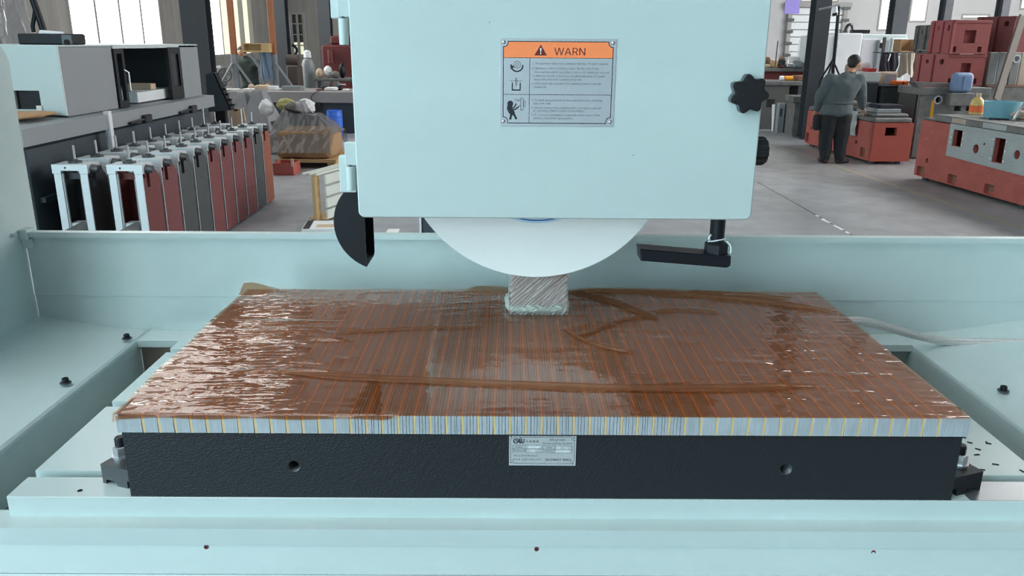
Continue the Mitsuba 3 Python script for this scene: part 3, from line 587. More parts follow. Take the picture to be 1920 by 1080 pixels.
# ================================================================ OILED PAPER OVER THE CHUCK
fm = thing('protective_paper', 'wrinkled brown oiled paper spread over the top of the chuck', 'paper')
def nz3(x, y, fx, fy, s): return meshkit.fbm(np.stack([x * fx, y * fy, 0 * x + s], -1), 3, s) - 0.5
def smst(a, b, t): t = np.clip((t - a) / (b - a), 0, 1); return t * t * (3 - 2 * t)
def wrinkle(x, y):
    left = smst(-0.22, -0.33, x) * smst(0.36, 0.28, y)
    right = smst(0.02, 0.16, x)
    r = np.hypot(x - 0.005, (y - 0.40) * 0.8); ang = np.arctan2((y - 0.40) * 0.8, x - 0.005)
    near = smst(0.23, 0.09, r)
    far = smst(-0.36, -0.44, x) * smst(0.40, 0.25, y)
    mid = left * (1 - far)
    h = nz3(x, y, 16, 95, 1) * (0.0006 * left + 0.0005 * right + 0.0004) + nz3(x, y, 42, 60, 2) * 0.0009 * far
    h += np.maximum(nz3(x + 0.02 * np.sin(y * 40), y, 10, 70, 4) - 0.10, 0) * (0.018 * mid + 0.004 * right)
    h += near * smst(0.045, 0.075, r) * np.maximum(nz3(x, y + 0.25 * (x - 0.005) ** 2, 13, 105, 7) - 0.04, 0) * 0.008
    return h + nz3(x, y, 5, 5, 8) * 0.0009 + nz3(x, y, 60, 120, 9) * (0.00035 + 0.0001 * right)
def film(u, v):
    x0 = -0.5035 + 0.0015 * np.sin(v * 17) ; x = x0 + u * (0.5012 - x0)
    y = -0.0012 + v * 0.503
    z = ZC + 0.0016 + wrinkle(x, y)
    z = z + 0.011 * smst(-0.44, -0.500, x) * smst(0.455, 0.503, y) + 0.0055 * smst(0.478, 0.503, y) * (smst(-0.02, -0.06, x) * smst(-0.13, -0.09, x) + 0.8 * smst(0.05, 0.1, x) * smst(0.36, 0.2, x))
    drop = smst(0.004, 0.0, v) * smst(-0.16, -0.19, x)
    y = y - 0.0012 * drop; z = z - drop * (0.0052 + 0.001 * np.sin(x * 60))
    z = z - 0.004 * smst(0.008, 0.0, u) * smst(0.1, 0.02, v)
    return np.stack([x, y, np.maximum(z, np.where(drop > 0, 0, ZC + 0.0006))], -1)
part(fm, 'sheet', grid(film, 820, 430), 'oil_paper', smooth=True)
def fold(pts, w, hgt, lean=0.5, n=140, seed=0):
    P = spline([(x, y, 0) for x, y in pts], n)[:, :2]; tg = np.gradient(P, axis=0); tg /= np.linalg.norm(tg, axis=1)[:, None]; nr = np.c_[-tg[:, 1], tg[:, 0]]
    s = np.linspace(0, 1, n); wv = w * np.clip(np.minimum(s, 1 - s) * 9, 0.12, 1) ** 0.7 * (0.85 + 0.3 * meshkit.noise(np.c_[s * 9, s * 0, s * 0 + seed], seed)); c = np.linspace(-0.5, 0.5, 13)
    def fn(u, v):
        i = np.clip((u * (n - 1)).round().astype(int), 0, n - 1); k = v - 0.5
        q = P[i] + nr[i] * (wv[i] * (k + 0.0))[..., None]
        z = hgt * (wv[i] / w) * np.where(k < lean - 0.5, (k + 0.5) / max(lean, 1e-3), (0.5 - k) / (1 - lean)) ** 0.75
        return np.concatenate([q, (ZC + 0.0034 + wrinkle(q[..., 0], q[..., 1]) * 0.6 + z)[..., None]], -1)
    return grid(fn, n, 13)
for i, (pts, w, hg_, ln) in enumerate([([(-0.345, 0.1245), (-0.2504, 0.1065), (-0.1462, 0.0956), (-0.0372, 0.0850), (0.0567, 0.0775), (0.1907, 0.0750), (0.29, 0.081), (0.3508, 0.0900)], 0.017, 0.0045, 0.7),
        ([(0.06, 0.485), (0.15, 0.487), (0.236, 0.478), (0.3671, 0.4425), (0.4918, 0.3818)], 0.020, 0.005, 0.5), ([(0.065, 0.492), (0.1035, 0.465), (0.1435, 0.4242), (0.17, 0.385), (0.1941, 0.3395)], 0.030, 0.004, 0.5),
        ([(0.0453, 0.307), (0.0721, 0.2428), (0.107, 0.2113), (0.14, 0.20)], 0.008, 0.003, 0.4), ([(0.055, 0.262), (0.10, 0.302), (0.145, 0.342), (0.18, 0.350)], 0.010, 0.003, 0.4),
        ([(0.1743, 0.37), (0.24, 0.388), (0.30, 0.375)], 0.008, 0.0025, 0.5), ([(0.27, 0.492), (0.36, 0.478), (0.44, 0.452)], 0.012, 0.003, 0.5), ([(-0.30, 0.27), (-0.2, 0.292), (-0.08, 0.30)], 0.006, 0.002, 0.5)]):
    part(fm, 'fold', fold(pts, w, hg_, ln, seed=i), 'oil_paper_fold', smooth=True)

# ================================================================ WRAPPED BLOCK UNDER THE WHEEL
wbk = thing('wrapped_block', 'pinkish grey block wrapped in clear plastic film, standing on the brown paper under the wheel', 'block')
B0, B1 = (-0.0380, 0.3680, ZC + 0.0045), (0.0500, 0.4460, 1.4955)
part(wbk, 'block', bx(B0[0], B1[0], B0[1], B1[1], B0[2], B1[2], 0.0015), 'block_pink')
def wrapf(u, v):        # four sides; folds run up to the right
    t = u * 4; k = np.minimum(t.astype(int), 3); f = t - k
    a, b, c, d_ = B0[0] - 0.002, B1[0] + 0.002, B0[1] - 0.002, B1[1] + 0.002
    x = np.select([k == 0, k == 1, k == 2], [a + f * (b - a), b, b - f * (b - a)], a); y = np.select([k == 0, k == 1, k == 2], [c, c + f * (d_ - c), d_], d_ - f * (d_ - c))
    z = B0[2] - 0.003 + v * (B1[2] - B0[2] + 0.005); s = x + y * 0.7
    w = np.abs(meshkit.fbm(np.stack([(s - 1.1 * z) * 150, (s + z) * 16, 0 * s], -1), 3, 3) - 0.5) ** 0.6 * 0.0042
    nx2 = np.select([k == 1, k == 3], [1.0, -1.0], 0.0); ny2 = np.select([k == 0, k == 2], [-1.0, 1.0], 0.0)
    return np.stack([x + nx2 * w, y + ny2 * w, z], -1)
part(wbk, 'plastic_wrap', grid(wrapf, 360, 110), 'cling_wrap', 'clear crinkled plastic wrap', smooth=True)
def skirt(u, v):
    a = u * 2 * np.pi; cx_, cy2 = (B0[0] + B1[0]) / 2, (B0[1] + B1[1]) / 2; hx, hy = (B1[0] - B0[0]) / 2, (B1[1] - B0[1]) / 2
    q = 6.0; r = 1 / (np.abs(np.cos(a)) ** q + np.abs(np.sin(a)) ** q) ** (1 / q)
    n = meshkit.fbm(np.stack([np.cos(a) * 7, np.sin(a) * 7, v * 4], -1), 3, 5); e = 0.0012 + 0.0055 * np.sin(np.pi * np.clip(v, 0, 1)) ** 0.7 * (0.5 + n) + 0.003 * (a > 2.6) * (a < 3.9)
    return np.stack([cx_ + r * np.cos(a) * hx + np.cos(a) * e, cy2 + r * np.sin(a) * hy + np.sin(a) * e, ZC + 0.0042 + (v * 0.013) * (0.6 + 0.8 * n)], -1)
part(wbk, 'wrap_skirt', grid(skirt, 300, 24), 'wrap_skirt', 'ruffled pale green edge of the wrap', smooth=True)

# ================================================================ BRAIDED CABLE
HP = spline([(0.499, 0.42, 1.384), (0.545, 0.452, 1.3935), (0.6048, 0.485, 1.3781), (0.6748, 0.525, 1.3500), (0.7451, 0.56, 1.3239), (0.8053, 0.575, 1.3111),
             (0.8631, 0.57, 1.3123), (0.9304, 0.55, 1.3192), (1.05, 0.53, 1.352), (1.20, 0.52, 1.358), (1.40, 0.53, 1.366)], 400)
bc = thing('braided_cable', 'silver braided metal cable curving from the chuck across the right tray', 'cable')
part(bc, 'core', tube(HP, 0.0058, 10), 'dark_steel', smooth=True)
tg = np.gradient(HP, axis=0); tg /= np.linalg.norm(tg, axis=1)[:, None]; sd = np.cross(tg, [0, 0, 1.0]); sd /= np.linalg.norm(sd, axis=1)[:, None]; upv = np.cross(sd, tg)
sl = np.r_[0, np.cumsum(np.linalg.norm(np.diff(HP, axis=0), axis=1))]
bm_ = []
for dirn in (-1, 1):
    for k in range(10):
        a = dirn * sl * 2 * np.pi / 0.052 + k * 2 * np.pi / 10; rr = 0.0063 + 0.0006 * np.sin(5 * a * 1.0 + (0 if dirn > 0 else np.pi))
        bm_.append(tube(HP + rr[:, None] * (np.cos(a)[:, None] * sd + np.sin(a)[:, None] * upv), 0.00125, 5))
kk = part(bc, 'braid', cat(*bm_), 'braid', smooth=True); labels[kk] = {'kind': 'stuff', 'label': 'woven silver wires'}
part(bc, 'gland', cyl((0.4985, 0.42, 1.384), (0.513, 0.425, 1.386), 0.0095, 16), 'zinc')

# ================================================================ BACKGROUND, LEFT: ROWS OF COLUMN CASTINGS
DK, RD = 'grey_casting', 'red_primer'
COLOURS = ['red_dark2', 'red_maroon', 'dark_cast', 'dark_cast', 'red_maroon', 'red_maroon', 'red_maroon', 'red_maroon', 'dark_cast', 'rust_red']
words = ['dark red', 'red', 'dark grey', 'dark grey', 'red', 'red', 'red', 'red', 'dark grey', 'rusty red']
ordn = ['nearest', 'second', 'third', 'fourth', 'fifth', 'sixth', 'seventh', 'eighth', 'ninth', 'farthest']
def casting(x0, y0, colour, row, i, wd):
    c = thing('column_casting', f'{wd} column casting with silver head and rod, {ordn[i]} of the {row} row', 'machine casting', 'machine column castings in two rows')
    w, dp, zt = 0.266, 0.30, 0.925
    x1, y1 = x0 + w, y0 + dp
    side = [(y0 + 0.012, 0.02), (y1, 0.02), (y1, 0.78), (y0 + 0.24, 0.855), (y0 + 0.115, 0.855), (y0 + 0.115, 0.74), (y0 + 0.06, 0.74), (y0 + 0.06, 0.82), (y0 + 0.012, 0.82)]
    part(c, 'side_wall', prism(side, 'x', x0, x0 + 0.02), colour); part(c, 'side_wall', prism(side, 'x', x1 - 0.02, x1), colour)
    part(c, 'back_wall', bx(x0 + 0.02, x1 - 0.02, y1 - 0.03, y1, 0.02, 0.82), colour)
    part(c, 'rib', bx(x0 + 0.02, x1 - 0.02, y0 + 0.08, y0 + 0.11, 0.80, 0.85), colour)
    for xa in (x0 + 0.0205, x1 - 0.0685): part(c, 'guide_rail', cat(bx(xa, xa + 0.048, y0 + 0.012, y0 + 0.034, 0.02, 0.854, 0.003), bx(xa - 0.018 if xa < x0 + 0.1 else xa + 0.008, xa + 0.04 if xa < x0 + 0.1 else xa + 0.066, y0, y0 + 0.0115, 0.02, 0.854, 0.002)), 'aluminium')
    head = rect2(x0 - 0.004, 0.855, x1 + 0.004, zt).difference(rect2(x0 + 0.062, 0.84, x1 - 0.062, 0.878))
    part(c, 'head', cat(prism(head, 'y', y0 - 0.004, y0 + 0.03), bx(x0 - 0.004, x1 + 0.004, y0 + 0.03, y0 + 0.20, 0.878, zt, 0.008)), 'aluminium')
    part(c, 'bearing', cyl((x1 + 0.001, y0 + 0.07, 0.885), (x1 + 0.055, y0 + 0.07, 0.885), 0.036, 18, 0.028), 'dark_steel', smooth=30)
    part(c, 'flange', cat(cyl((x0 + 0.13, y0 + 0.10, zt), (x0 + 0.13, y0 + 0.10, zt + 0.014), 0.05, 20), cyl((x0 + 0.13, y0 + 0.10, zt + 0.014), (x0 + 0.13, y0 + 0.10, zt + 0.03), 0.022, 16)), 'dark_steel')
    part(c, 'rod', cyl((x0 + 0.13, y0 + 0.10, zt + 0.03), (x0 + 0.13, y0 + 0.10, zt + (0.135 if i != 8 else 0.2)), 0.0095, 12), 'zinc', smooth=30)
    if i < 2:
        part(c, 'lead_screw', cyl((x0 + 0.155, y0 + 0.10, 0.40), (x0 + 0.155, y0 + 0.10, 0.87), 0.008, 10), 'zinc', smooth=30)
        part(c, 'end_block', bx(x0 + 0.055, x1 - 0.055, y0 + 0.03, y0 + 0.14, 0.24, 0.46, 0.008), 'aluminium')
        part(c, 'motor_tube', cyl((x0 + 0.10, y0 - 0.10, 0.385), (x0 + 0.16, y0 + 0.06, 0.42), 0.052, 20), 'grey_casting', smooth=30)
        part(c, 'head_hole', cyl((x0 + 0.10, y0 - 0.0045, 0.90), (x0 + 0.10, y0, 0.90), 0.0075, 12), 'black_flat')
mat('red_dark2', (0.13, 0.026, 0.026), 0.6); mat('rust_red', (0.24, 0.075, 0.045), 0.7); mat('red_maroon', (0.145, 0.036, 0.038), 0.6); mat('dark_cast', (0.045, 0.052, 0.055), 0.55)
for i in range(10):
    y = 5.368 + 0.349 * i
    casting(-3.130, y, COLOURS[i], 'right', i, words[i]); casting(-3.551, y, 'red_dark2' if i % 3 else 'dark_cast', 'left', i, 'dark red' if i % 3 else 'dark grey')

# ---------------------------------------------------------------- big grinding centre on the left
m = thing('machine_tool', 'large pale blue and grey enclosed machine tool left of the rows of castings, cover open', 'machine tool')
mx = -3.72
part(m, 'end_cover', prism(Polygon([(-4.28, 1.262), (mx, 1.238), (mx, 1.79), (-4.28, 1.785)]).difference(rect2(-4.123, 1.2872, -3.916, 1.4380)), 'y', 6.0, 6.03), 'paint_plain', 'pale blue end cover')
part(m, 'screen', bx(-4.123, -3.916, 6.04, 6.06, 1.2698, 1.4466), 'black_metal', 'dark screen')
part(m, 'note', bx(-3.952, -3.908, 5.985, 5.995, 1.2627, 1.3190), 'paper_white')
part(m, 'side_cover', bx(mx - 0.03, mx, 6.03, 6.94, 1.225, 1.785, 0.005), 'paint_grey', 'grey side cover')
part(m, 'side_cover', bx(mx - 0.03, mx, 8.52, 9.1, 1.19, 1.77, 0.005), 'paint_grey', 'grey far cover')
part(m, 'roof', bx(-5.2, mx, 6.03, 9.1, 1.787, 1.80), 'paint_plain')
part(m, 'inner_wall', cat(bx(-5.2, -5.17, 6.03, 9.1, 1.0, 1.787), bx(-5.17, mx - 0.03, 9.07, 9.1, 1.1, 1.787)), 'black_metal')
part(m, 'sliding_door', prism(rect2(6.95, 1.225, 7.15, 1.76).difference(rect2(7.0, 1.29, 7.10, 1.72)), 'x', mx - 0.02, mx + 0.015), 'black_metal')
part(m, 'door_handle', tube([(mx + 0.015, 7.12, 1.36), (mx + 0.05, 7.12, 1.38), (mx + 0.05, 7.12, 1.55), (mx + 0.015, 7.12, 1.57)], 0.01), 'zinc')
wd_ = part(m, 'window_door', prism(rect2(8.18, 1.225, 8.51, 1.77).difference(rect2(8.25, 1.36, 8.45, 1.70)), 'x', mx - 0.01, mx + 0.02), 'black_metal')
part(wd_, 'glass', bx(mx - 0.004, mx + 0.002, 8.25, 8.45, 1.36, 1.70), 'black_plastic')
part(m, 'lintel', bx(mx - 0.02, mx + 0.012, 6.95, 8.51, 1.765, 1.80), 'paint_plain')
part(m, 'splash_tray', prism([(mx - 0.4, 1.17), (mx + 0.10, 1.085), (mx + 0.13, 1.085), (mx + 0.13, 1.215), (mx + 0.10, 1.215), (mx - 0.4, 1.235)], 'y', 5.12, 9.12), 'paint_grey')
part(m, 'tray_brace', bx(mx + 0.10, mx + 0.145, 6.421, 6.480, 0.80, 1.24), 'paint_white')
part(m, 'base', bx(-5.1, mx + 0.02, 5.3, 9.1, 0.0, 1.06, 0.02), 'paint_darkblue', 'dark blue base')
part(m, 'base_ledge', bx(mx + 0.02, mx + 0.06, 5.4, 9.0, 0.62, 0.66), 'paint_darkblue')
for y in (7.1, 8.3): part(m, 'limit_switch', cat(bx(mx + 0.13, mx + 0.17, y, y + 0.16, 1.07, 1.15, 0.01), tube([(mx + 0.15, y - 0.3, 1.10), (mx + 0.15, y, 1.11)], 0.014)), 'black_plastic')
for y in (6.9, 8.4): part(m, 'junction_box', bx(mx + 0.021, mx + 0.05, y, y + 0.3, 0.72, 0.9, 0.006), 'paint_grey')
solo('brown_sheet', rounded(bx(-4.2, mx - 0.02, 5.45, 5.97, 1.252, 1.282), 0.04, 4, 0.016, 9, 3), 'cardboard', 'brown oily sheet lying on the tray of the big machine', 'sheet')
bxx = thing('control_box', 'black box with a round port on top of the big machine tool', 'box')
part(bxx, 'case', bx(-4.225, -3.846, 6.35, 6.75, 1.801, 1.8904, 0.01), 'black_metal')
part(bxx, 'side_plate', bx(-3.849, -3.759, 6.338, 6.349, 1.804, 1.8818, 0.003), 'dark_steel')
part(bxx, 'port', cyl((-3.803, 6.325, 1.822), (-3.803, 6.338, 1.822), 0.022, 16), 'black_flat')
solo('white_roll', turn(cyl((-4.104, 6.5, 1.9001), (-3.910, 6.5, 1.9001), 0.028, 16), 4, (0, 1, 0), (-4.2, 6.5, 1.9)), 'plastic_white', 'white roll lying on the black box on the big machine', 'roll', smooth=30)
ar = thing('monitor_arm', 'black bent arm standing on the big machine beside the black box', 'arm')
part(ar, 'post', tube(spline([(-4.288, 6.9, 1.80), (-4.315, 6.9, 2.023), (-4.347, 6.9, 2.183), (-4.365, 6.9, 2.363)], 20), 0.03), 'black_metal', smooth=True)
part(ar, 'branch', tube([(-4.343, 6.9, 2.091), (-4.378, 6.88, 1.9527), (-4.376, 6.88, 1.9065)], 0.018), 'black_metal')
def drape(u, v):
    x = -5.120 + u * (-4.652 - (-5.120)); z = 1.80 + v * 1.2; f = 0.06 * np.sin(u * 26 + 2 * np.sin(v * 3)) + 0.10 * (meshkit.fbm(np.stack([u * 9, v * 5, 0 * u], -1), 3, 2) - 0.5)
    return np.stack([x + 0.03 * np.sin(v * 5 + u * 9), 7.3 + f, z], -1)
solo('plastic_drape', grid(drape, 120, 60), 'poly_sheet', 'hanging grey plastic sheet at the left edge above the big machine', 'plastic sheet', smooth=True)
for k, (px_, cl, lb_) in enumerate([(255, 'cardboard_pale', 'tan tool box'), (275, 'blue_drum', 'blue box'), (268, 'paper_white', 'white leaflet'), (290, 'paper_white', 'white folded paper')]):
    y = 8.0 + 0.11 * k
    solo('tool_box' if k < 2 else 'paper', turn(bx(-3.98 - 0.13, -3.98 + 0.13, y, y + 0.13, 1.34 + 0.001 * k, 1.40 - 0.02 * (k > 1) + 0.001 * k, 0.004), 9 * k), cl, f'{lb_} in the open bay of the big machine', 'box' if k < 2 else 'paper')
solo('bay_shelf', bx(-4.5, -3.78, 7.5, 8.5, 1.236, 1.339, 0.005), 'paint_white', 'pale grey block under the papers in the open bay of the big machine', 'block')
cp = thing('operator_console', 'black wedge control console on a dark post behind the rows of castings', 'control panel')
yp = 10.4
part(cp, 'housing', prism([(-4.129, 1.4089), (-4.034, 1.4304), (-3.852, 0.9328), (-4.137, 0.9094)], 'y', yp, yp + 0.16), 'paint_darkblue')
part(cp, 'face_plate', prism([(-4.034, 1.4304), (-4.006, 1.4237), (-3.828, 0.9472), (-3.852, 0.9328)], 'y', yp + 0.01, yp + 0.15), 'black_metal')
for k in range(5): part(cp, 'push_button', bx(-3.946 + 0.034 * k, -3.946 + 0.034 * k + 0.05, yp + 0.05, yp + 0.09, 1.2289 - 0.07 * k - 0.03, 1.2289 - 0.07 * k, 0.005), 'black_plastic')
part(cp, 'post', bx(-4.071, -3.925, yp + 0.03, yp + 0.13, 0.0, 0.9246), 'black_metal')

# ---------------------------------------------------------------- pallet load under plastic, drum, crate
yl = 10.9
pb = thing('pallet_load', 'brown cardboard cartons on a pallet under crumpled clear plastic', 'pallet load')
part(pb, 'carton', rounded(bx(-3.554, -2.704, 11.4, 12.3, 0.14, 0.5540), 0.1, 2, 0.012, 6), 'cardboard')
part(pb, 'pallet', cat(bx(-3.560, -2.638, 11.36, 12.4, 0.09, 0.135), bx(-3.520, -3.424, 11.4, 12.35, 0, 0.09), bx(-2.783, -2.670, 11.4, 12.35, 0, 0.09)), 'timber')
def pile(x0, x1, y0, y1, z0, pts, amp, freq, sd):      # a sheet draped over a few peaks
    def fn(u, v):
        x, y = x0 + u * (x1 - x0), y0 + v * (y1 - y0); z = z0 * np.ones_like(u)
        for a, b, hgt, wx, wy in pts: z = np.maximum(z, z0 + (hgt - z0) * np.clip(1.25 - np.maximum(np.abs(x - a) / wx, np.abs(y - b) / wy), 0, 1))
        r = 1 - np.abs(2 * meshkit.fbm(np.stack([x * freq, y * freq, 0 * x], -1), 4, sd) - 1)
        return np.stack([x, y, z + amp * (r - 0.6) * (z > z0 + 0.02)], -1)
    return grid(fn, 90, 60)
xa, xb = -3.663, -2.643
part(pb, 'plastic_cover', pile(xa - 0.1, xb - 0.02, 11.15, 12.5, 0.16, [((xa + xb) / 2 + 0.02, 11.85, 0.7558, 0.66, 0.62), (xa + 0.35, 11.9, 0.9441, 0.4, 0.55), (xb - 0.62, 11.9, 0.7963, 0.5, 0.5)], 0.09, 3.2, 4), 'poly_sheet', 'clear plastic sheet', smooth=True)
zt = 0.7662
solo('rubber_ring', turn(lathe([(0.20 + 0.022 * math.cos(t), 0.022 * math.sin(t)) for t in np.linspace(0, 2 * np.pi, 13)], 40), 14, (0, 1, 0)).apply_translation((-3.297, 11.85, zt + 0.06)), 'rubber', 'black rubber ring lying on top of the plastic-covered cartons', 'ring', smooth=True)
def lump(x, y, z, rx, ry, rz, sd, amp=0.25):
    t = trimesh.creation.icosphere(3, 1.0); v = t.vertices; t.vertices = v * (1 + amp * (2 * meshkit.fbm(v * 2.2 + sd, 3, sd) - 1))[:, None] * [rx, ry, rz] + [x, y, z]; return t
solo('plastic_bag', lump(-3.520, 12.1, 0.8829, 0.15, 0.14, 0.10, 2), 'bag_yellow', 'yellow bag on the plastic-covered cartons', 'bag', smooth=True)
solo('plastic_bag', lump(-3.237, 12.1, 0.8593, 0.15, 0.15, 0.12, 5), 'plastic_white', 'white bag right of the yellow bag on the cartons', 'bag', smooth=True)
solo('plastic_bag', lump(-3.812, 12.0, 0.8474, 0.11, 0.12, 0.13, 9), 'plastic_white', 'white bag left of the rubber ring on the cartons', 'bag', smooth=True)
solo('carton_sheet', turn(bx(-3.981, -3.769, 11.0, 11.03, 0.02, 0.9157, 0.005), -6, (0, 1, 0), (-3.874, 11.0, 0.1)), 'cardboard_pale', 'pale carton sheet leaning behind the rods of the castings', 'carton')
tc = thing('covered_machine', 'machine draped with a grey tarpaulin behind the console', 'covered machine')
tx0, tx1 = -4.974, -3.852
part(tc, 'tarpaulin', pile(tx0, tx1, 12.75, 13.9, 0.05, [((tx0 + tx1) / 2 - 0.15, 13.3, 1.0217, 0.28, 0.55), ((tx0 + tx1) / 2 + 0.15, 13.2, 1.0424, 0.3, 0.5), ((tx0 + tx1) / 2, 13.3, 0.75, 0.62, 0.62)], 0.08, 2.2, 11), 'tarp_grey', smooth=True)
part(tc, 'bed', bx(tx0 + 0.08, tx1 - 0.08, 12.9, 13.75, 0.0, 0.55), 'grey_casting')
bd_ = thing('drum', 'blue plastic drum on the floor by the grey bench', 'drum')
dxx, dyy = -3.546, 15.7
part(bd_, 'body', lathe([(0, 0), (0.15, 0), (0.158, 0.02), (0.158, 0.17), (0.152, 0.18), (0.158, 0.19), (0.158, 0.36), (0.152, 0.37), (0.158, 0.38), (0.155, 0.44), (0.14, 0.475), (0, 0.475)], 32, (dxx, dyy, 0.02)), 'blue_drum', smooth=30)
part(bd_, 'lid_ring', lathe([(0.135, 0.47), (0.15, 0.47), (0.15, 0.50), (0.135, 0.50), (0.135, 0.47)], 32, (dxx, dyy, 0.02)), 'blue_drum')
ot = thing('tray', 'small orange red steel tray on the floor behind the far castings', 'tray')
part(ot, 'bin', cat(bx(-3.408, -3.118, 10.7, 10.71, 0.02, 0.17), bx(-3.408, -3.118, 11.1, 11.11, 0.02, 0.17), bx(-3.408, -3.408 + 0.01, 10.71, 11.1, 0.02, 0.17), bx(-3.118 - 0.01, -3.118, 10.71, 11.1, 0.02, 0.17), bx(-3.408, -3.118, 10.71, 11.1, 0.0, 0.03)), 'red_primer')
part(ot, 'clip', bx(-3.141, -3.103, 10.68, 10.70, 0.13, 0.24), 'cardboard_pale')
# slatted crate
cr_ = thing('slatted_crate', 'pale wooden crate with spaced boards on the floor left of the hood', 'crate')
ca = (-2.115, 7.6); ang = math.atan2(1.25, 0.42)
def cboard(d0, d1, off, z0, z1, mm, nm):
    q = turn(bx(d0, d1, -off - 0.022, -off, z0, z1, 0.004), math.degrees(ang)); q.apply_translation((ca[0], ca[1], 0)); part(cr_, nm, q, mm)
for k in range(4): cboard(0.09, 1.5, 0.10, 0.02 + 0.125 * k, 0.02 + 0.125 * k + 0.098, 'board_white', 'board')
cboard(0.0, 0.09, 0.0, 0.0, 0.50, 'timber', 'post'); cboard(0.0, 0.09, 0.022, 0.0, 0.50, 'timber', 'post')
cboard(-0.01, 1.5, -0.10, 0.498, 0.52, 'board_white', 'top_board'); cboard(-0.01, 1.5, -0.02, 0.501, 0.523, 'board_white', 'top_board'); cboard(-0.01, 1.5, 0.06, 0.499, 0.521, 'board_white', 'top_board')
q = turn(bx(0.05, 1.45, -0.12, 0.09, 0.02, 0.03), math.degrees(ang))
q.apply_translation((ca[0], ca[1], 0)); part(cr_, 'floor_board', q, 'timber')
pf = thing('flat_carton', 'flat white printed carton lying on the floor in front of the slatted crate', 'carton')
part(pf, 'sheet', turn(bx(-2.121, -1.7401, 7.05, 7.45, 0.0, 0.05, 0.004), 6, (0, 0, 1), (-1.9622, 7.2, 0)), 'paper_white')
part(pf, 'dark_band', turn(bx(-2.110, -2.047, 7.06, 7.44, 0.05, 0.053), 6, (0, 0, 1), (-1.9622, 7.2, 0)), 'rubber')
part(pf, 'print', turn(bx(-1.9886, -1.7771, 7.12, 7.25, 0.05, 0.0525), 6, (0, 0, 1), (-1.9622, 7.2, 0)), 'cardboard_pale')
for k, (pa, pb_, yy, cl, lb_) in enumerate([(720, 742, 7.05, 'paper_white', 'white paper scrap on the floor under the hood'), ]):
    solo('paper', bx(-1.2718, -1.1546, yy, yy + 0.2, 0.0, 0.012, 0.002), cl, lb_, 'paper')
pp = thing('floor_cabinet', 'dark teal cabinet on the floor behind the rail, seen left of the wheel', 'cabinet')
part(pp, 'case', bx(-0.7394, -0.4398, 5.5, 6.2, 0.0, 0.62, 0.005), 'paint_darkblue'); part(pp, 'edge_strip', bx(-0.7542, -0.7372, 5.48, 6.2, 0.0, 0.62), 'paint_white')

# ---------------------------------------------------------------- long grey bench with clutter, posts, worker and machines behind
bn = thing('long_bench', 'long grey cast bench running across behind the covered machine', 'bench')
bz = 0.8452
part(bn, 'top', bx(-5.840, -2.391, 16.2, 17.6, bz - 0.22, bz, 0.01), 'bench_grey')
part(bn, 'apron', bx(-5.784, -2.453, 16.3, 17.5, 0.0, bz - 0.221), 'paint_darkblue')
part(bn, 'outlet_box', bx(-4.080, -3.926, 16.17, 16.29, 0.4671, 0.6389, 0.005), 'black_plastic')
part(bn, 'cable', tube(spline([(-4.011, 16.16, 0.6069), (-4.088, 16.16, bz - 0.08), (-3.983, 16.18, bz + 0.004), (-4.028, 16.5, bz + 0.006)], 14), 0.008, 6), 'black_plastic')
mat('bench_grey', (0.30, 0.28, 0.28), 0.6)
CL = [(432, 168, 30, 'paper_white', 'sheet of pale paper', 'paper', .02), (492, 160, 24, 'cardboard_pale', 'heap of tan rags', 'rag', .1), (510, 161, 15, 'plastic_white', 'small white pack', 'box', .08), (550, 163, 34, 'paint_grey', 'grey ground block', 'block', .09), (522, 157, 8, 'paper_white', 'white card', 'paper', .03), (600, 160, 12, 'rust', 'rusty strip', 'strip', .03),
      (622, 166, 22, 'paper_white', 'white crumpled paper', 'paper', .07), (648, 165, 8, 'paper_white', 'white slip of paper', 'paper', .03), (470, 164, 26, 'paper_white', 'long white sheet', 'paper', .02), (560, 158, 14, 'timber', 'wooden wedge', 'wedge', .06)]
for k, (px_, py_, w_, cl, lb_, ct, hg_) in enumerate(CL):
    x0 = -0.6 * 0 + (-10.832) + px_ * ((0.4758) - (-10.832)) / 1000; w2 = w_ * 0.0119 / 2
    me = rounded(bx(x0 - w2, x0 + w2, 16.6 + 0.05 * (k % 3), 16.9 + 0.05 * (k % 3), bz + 0.001, bz + hg_), 0.04, 3, 0.01 if hg_ > 0.04 else 0, 9, k) if ct in ('rag',) or k == 6 else bx(x0 - w2, x0 + w2, 16.6 + 0.05 * (k % 3), 16.9 + 0.05 * (k % 3), bz + 0.001, bz + hg_, 0.006)
    solo({'paper': 'paper', 'rag': 'rag', 'box': 'small_box', 'block': 'ground_block', 'strip': 'metal_strip', 'wedge': 'wooden_wedge'}[ct], me, cl, f'{lb_} on the long grey bench', ct)
ps = thing('post_stand', 'steel stand of two painted posts with diagonal braces and a timber drawer box', 'stand')
py0 = 17.9
for xa, xb, c1 in ((-6.168, -6.201, 'orange_post'), (-5.284, -5.316, 'orange_post')):
    part(ps, 'post', bx((xa + xb) / 2 - 0.06, (xa + xb) / 2 + 0.06, py0, py0 + 0.12, 1.55, 5.5, 0.008), c1)
    part(ps, 'post_foot', bx((xa + xb) / 2 - 0.06, (xa + xb) / 2 + 0.06, py0, py0 + 0.12, 0.0, 1.55, 0.008), 'paint_grey')
def bar(a, b, r): return cyl(a, b, r, 8)
for a_, b_ in (((-6.542, 0.8512), (-6.207, 1.3629)), ((-5.776, 0.8335), (-6.114, 1.3406)), ((-5.399, 0.9062), (-5.797, 1.5718)), ((-4.878, 0.8166), (-5.255, 1.3699))):
    part(ps, 'brace', bar((a_[0], py0 - 0.03, a_[1]), (b_[0], py0 - 0.03, b_[1]), 0.03), 'paint_grey')
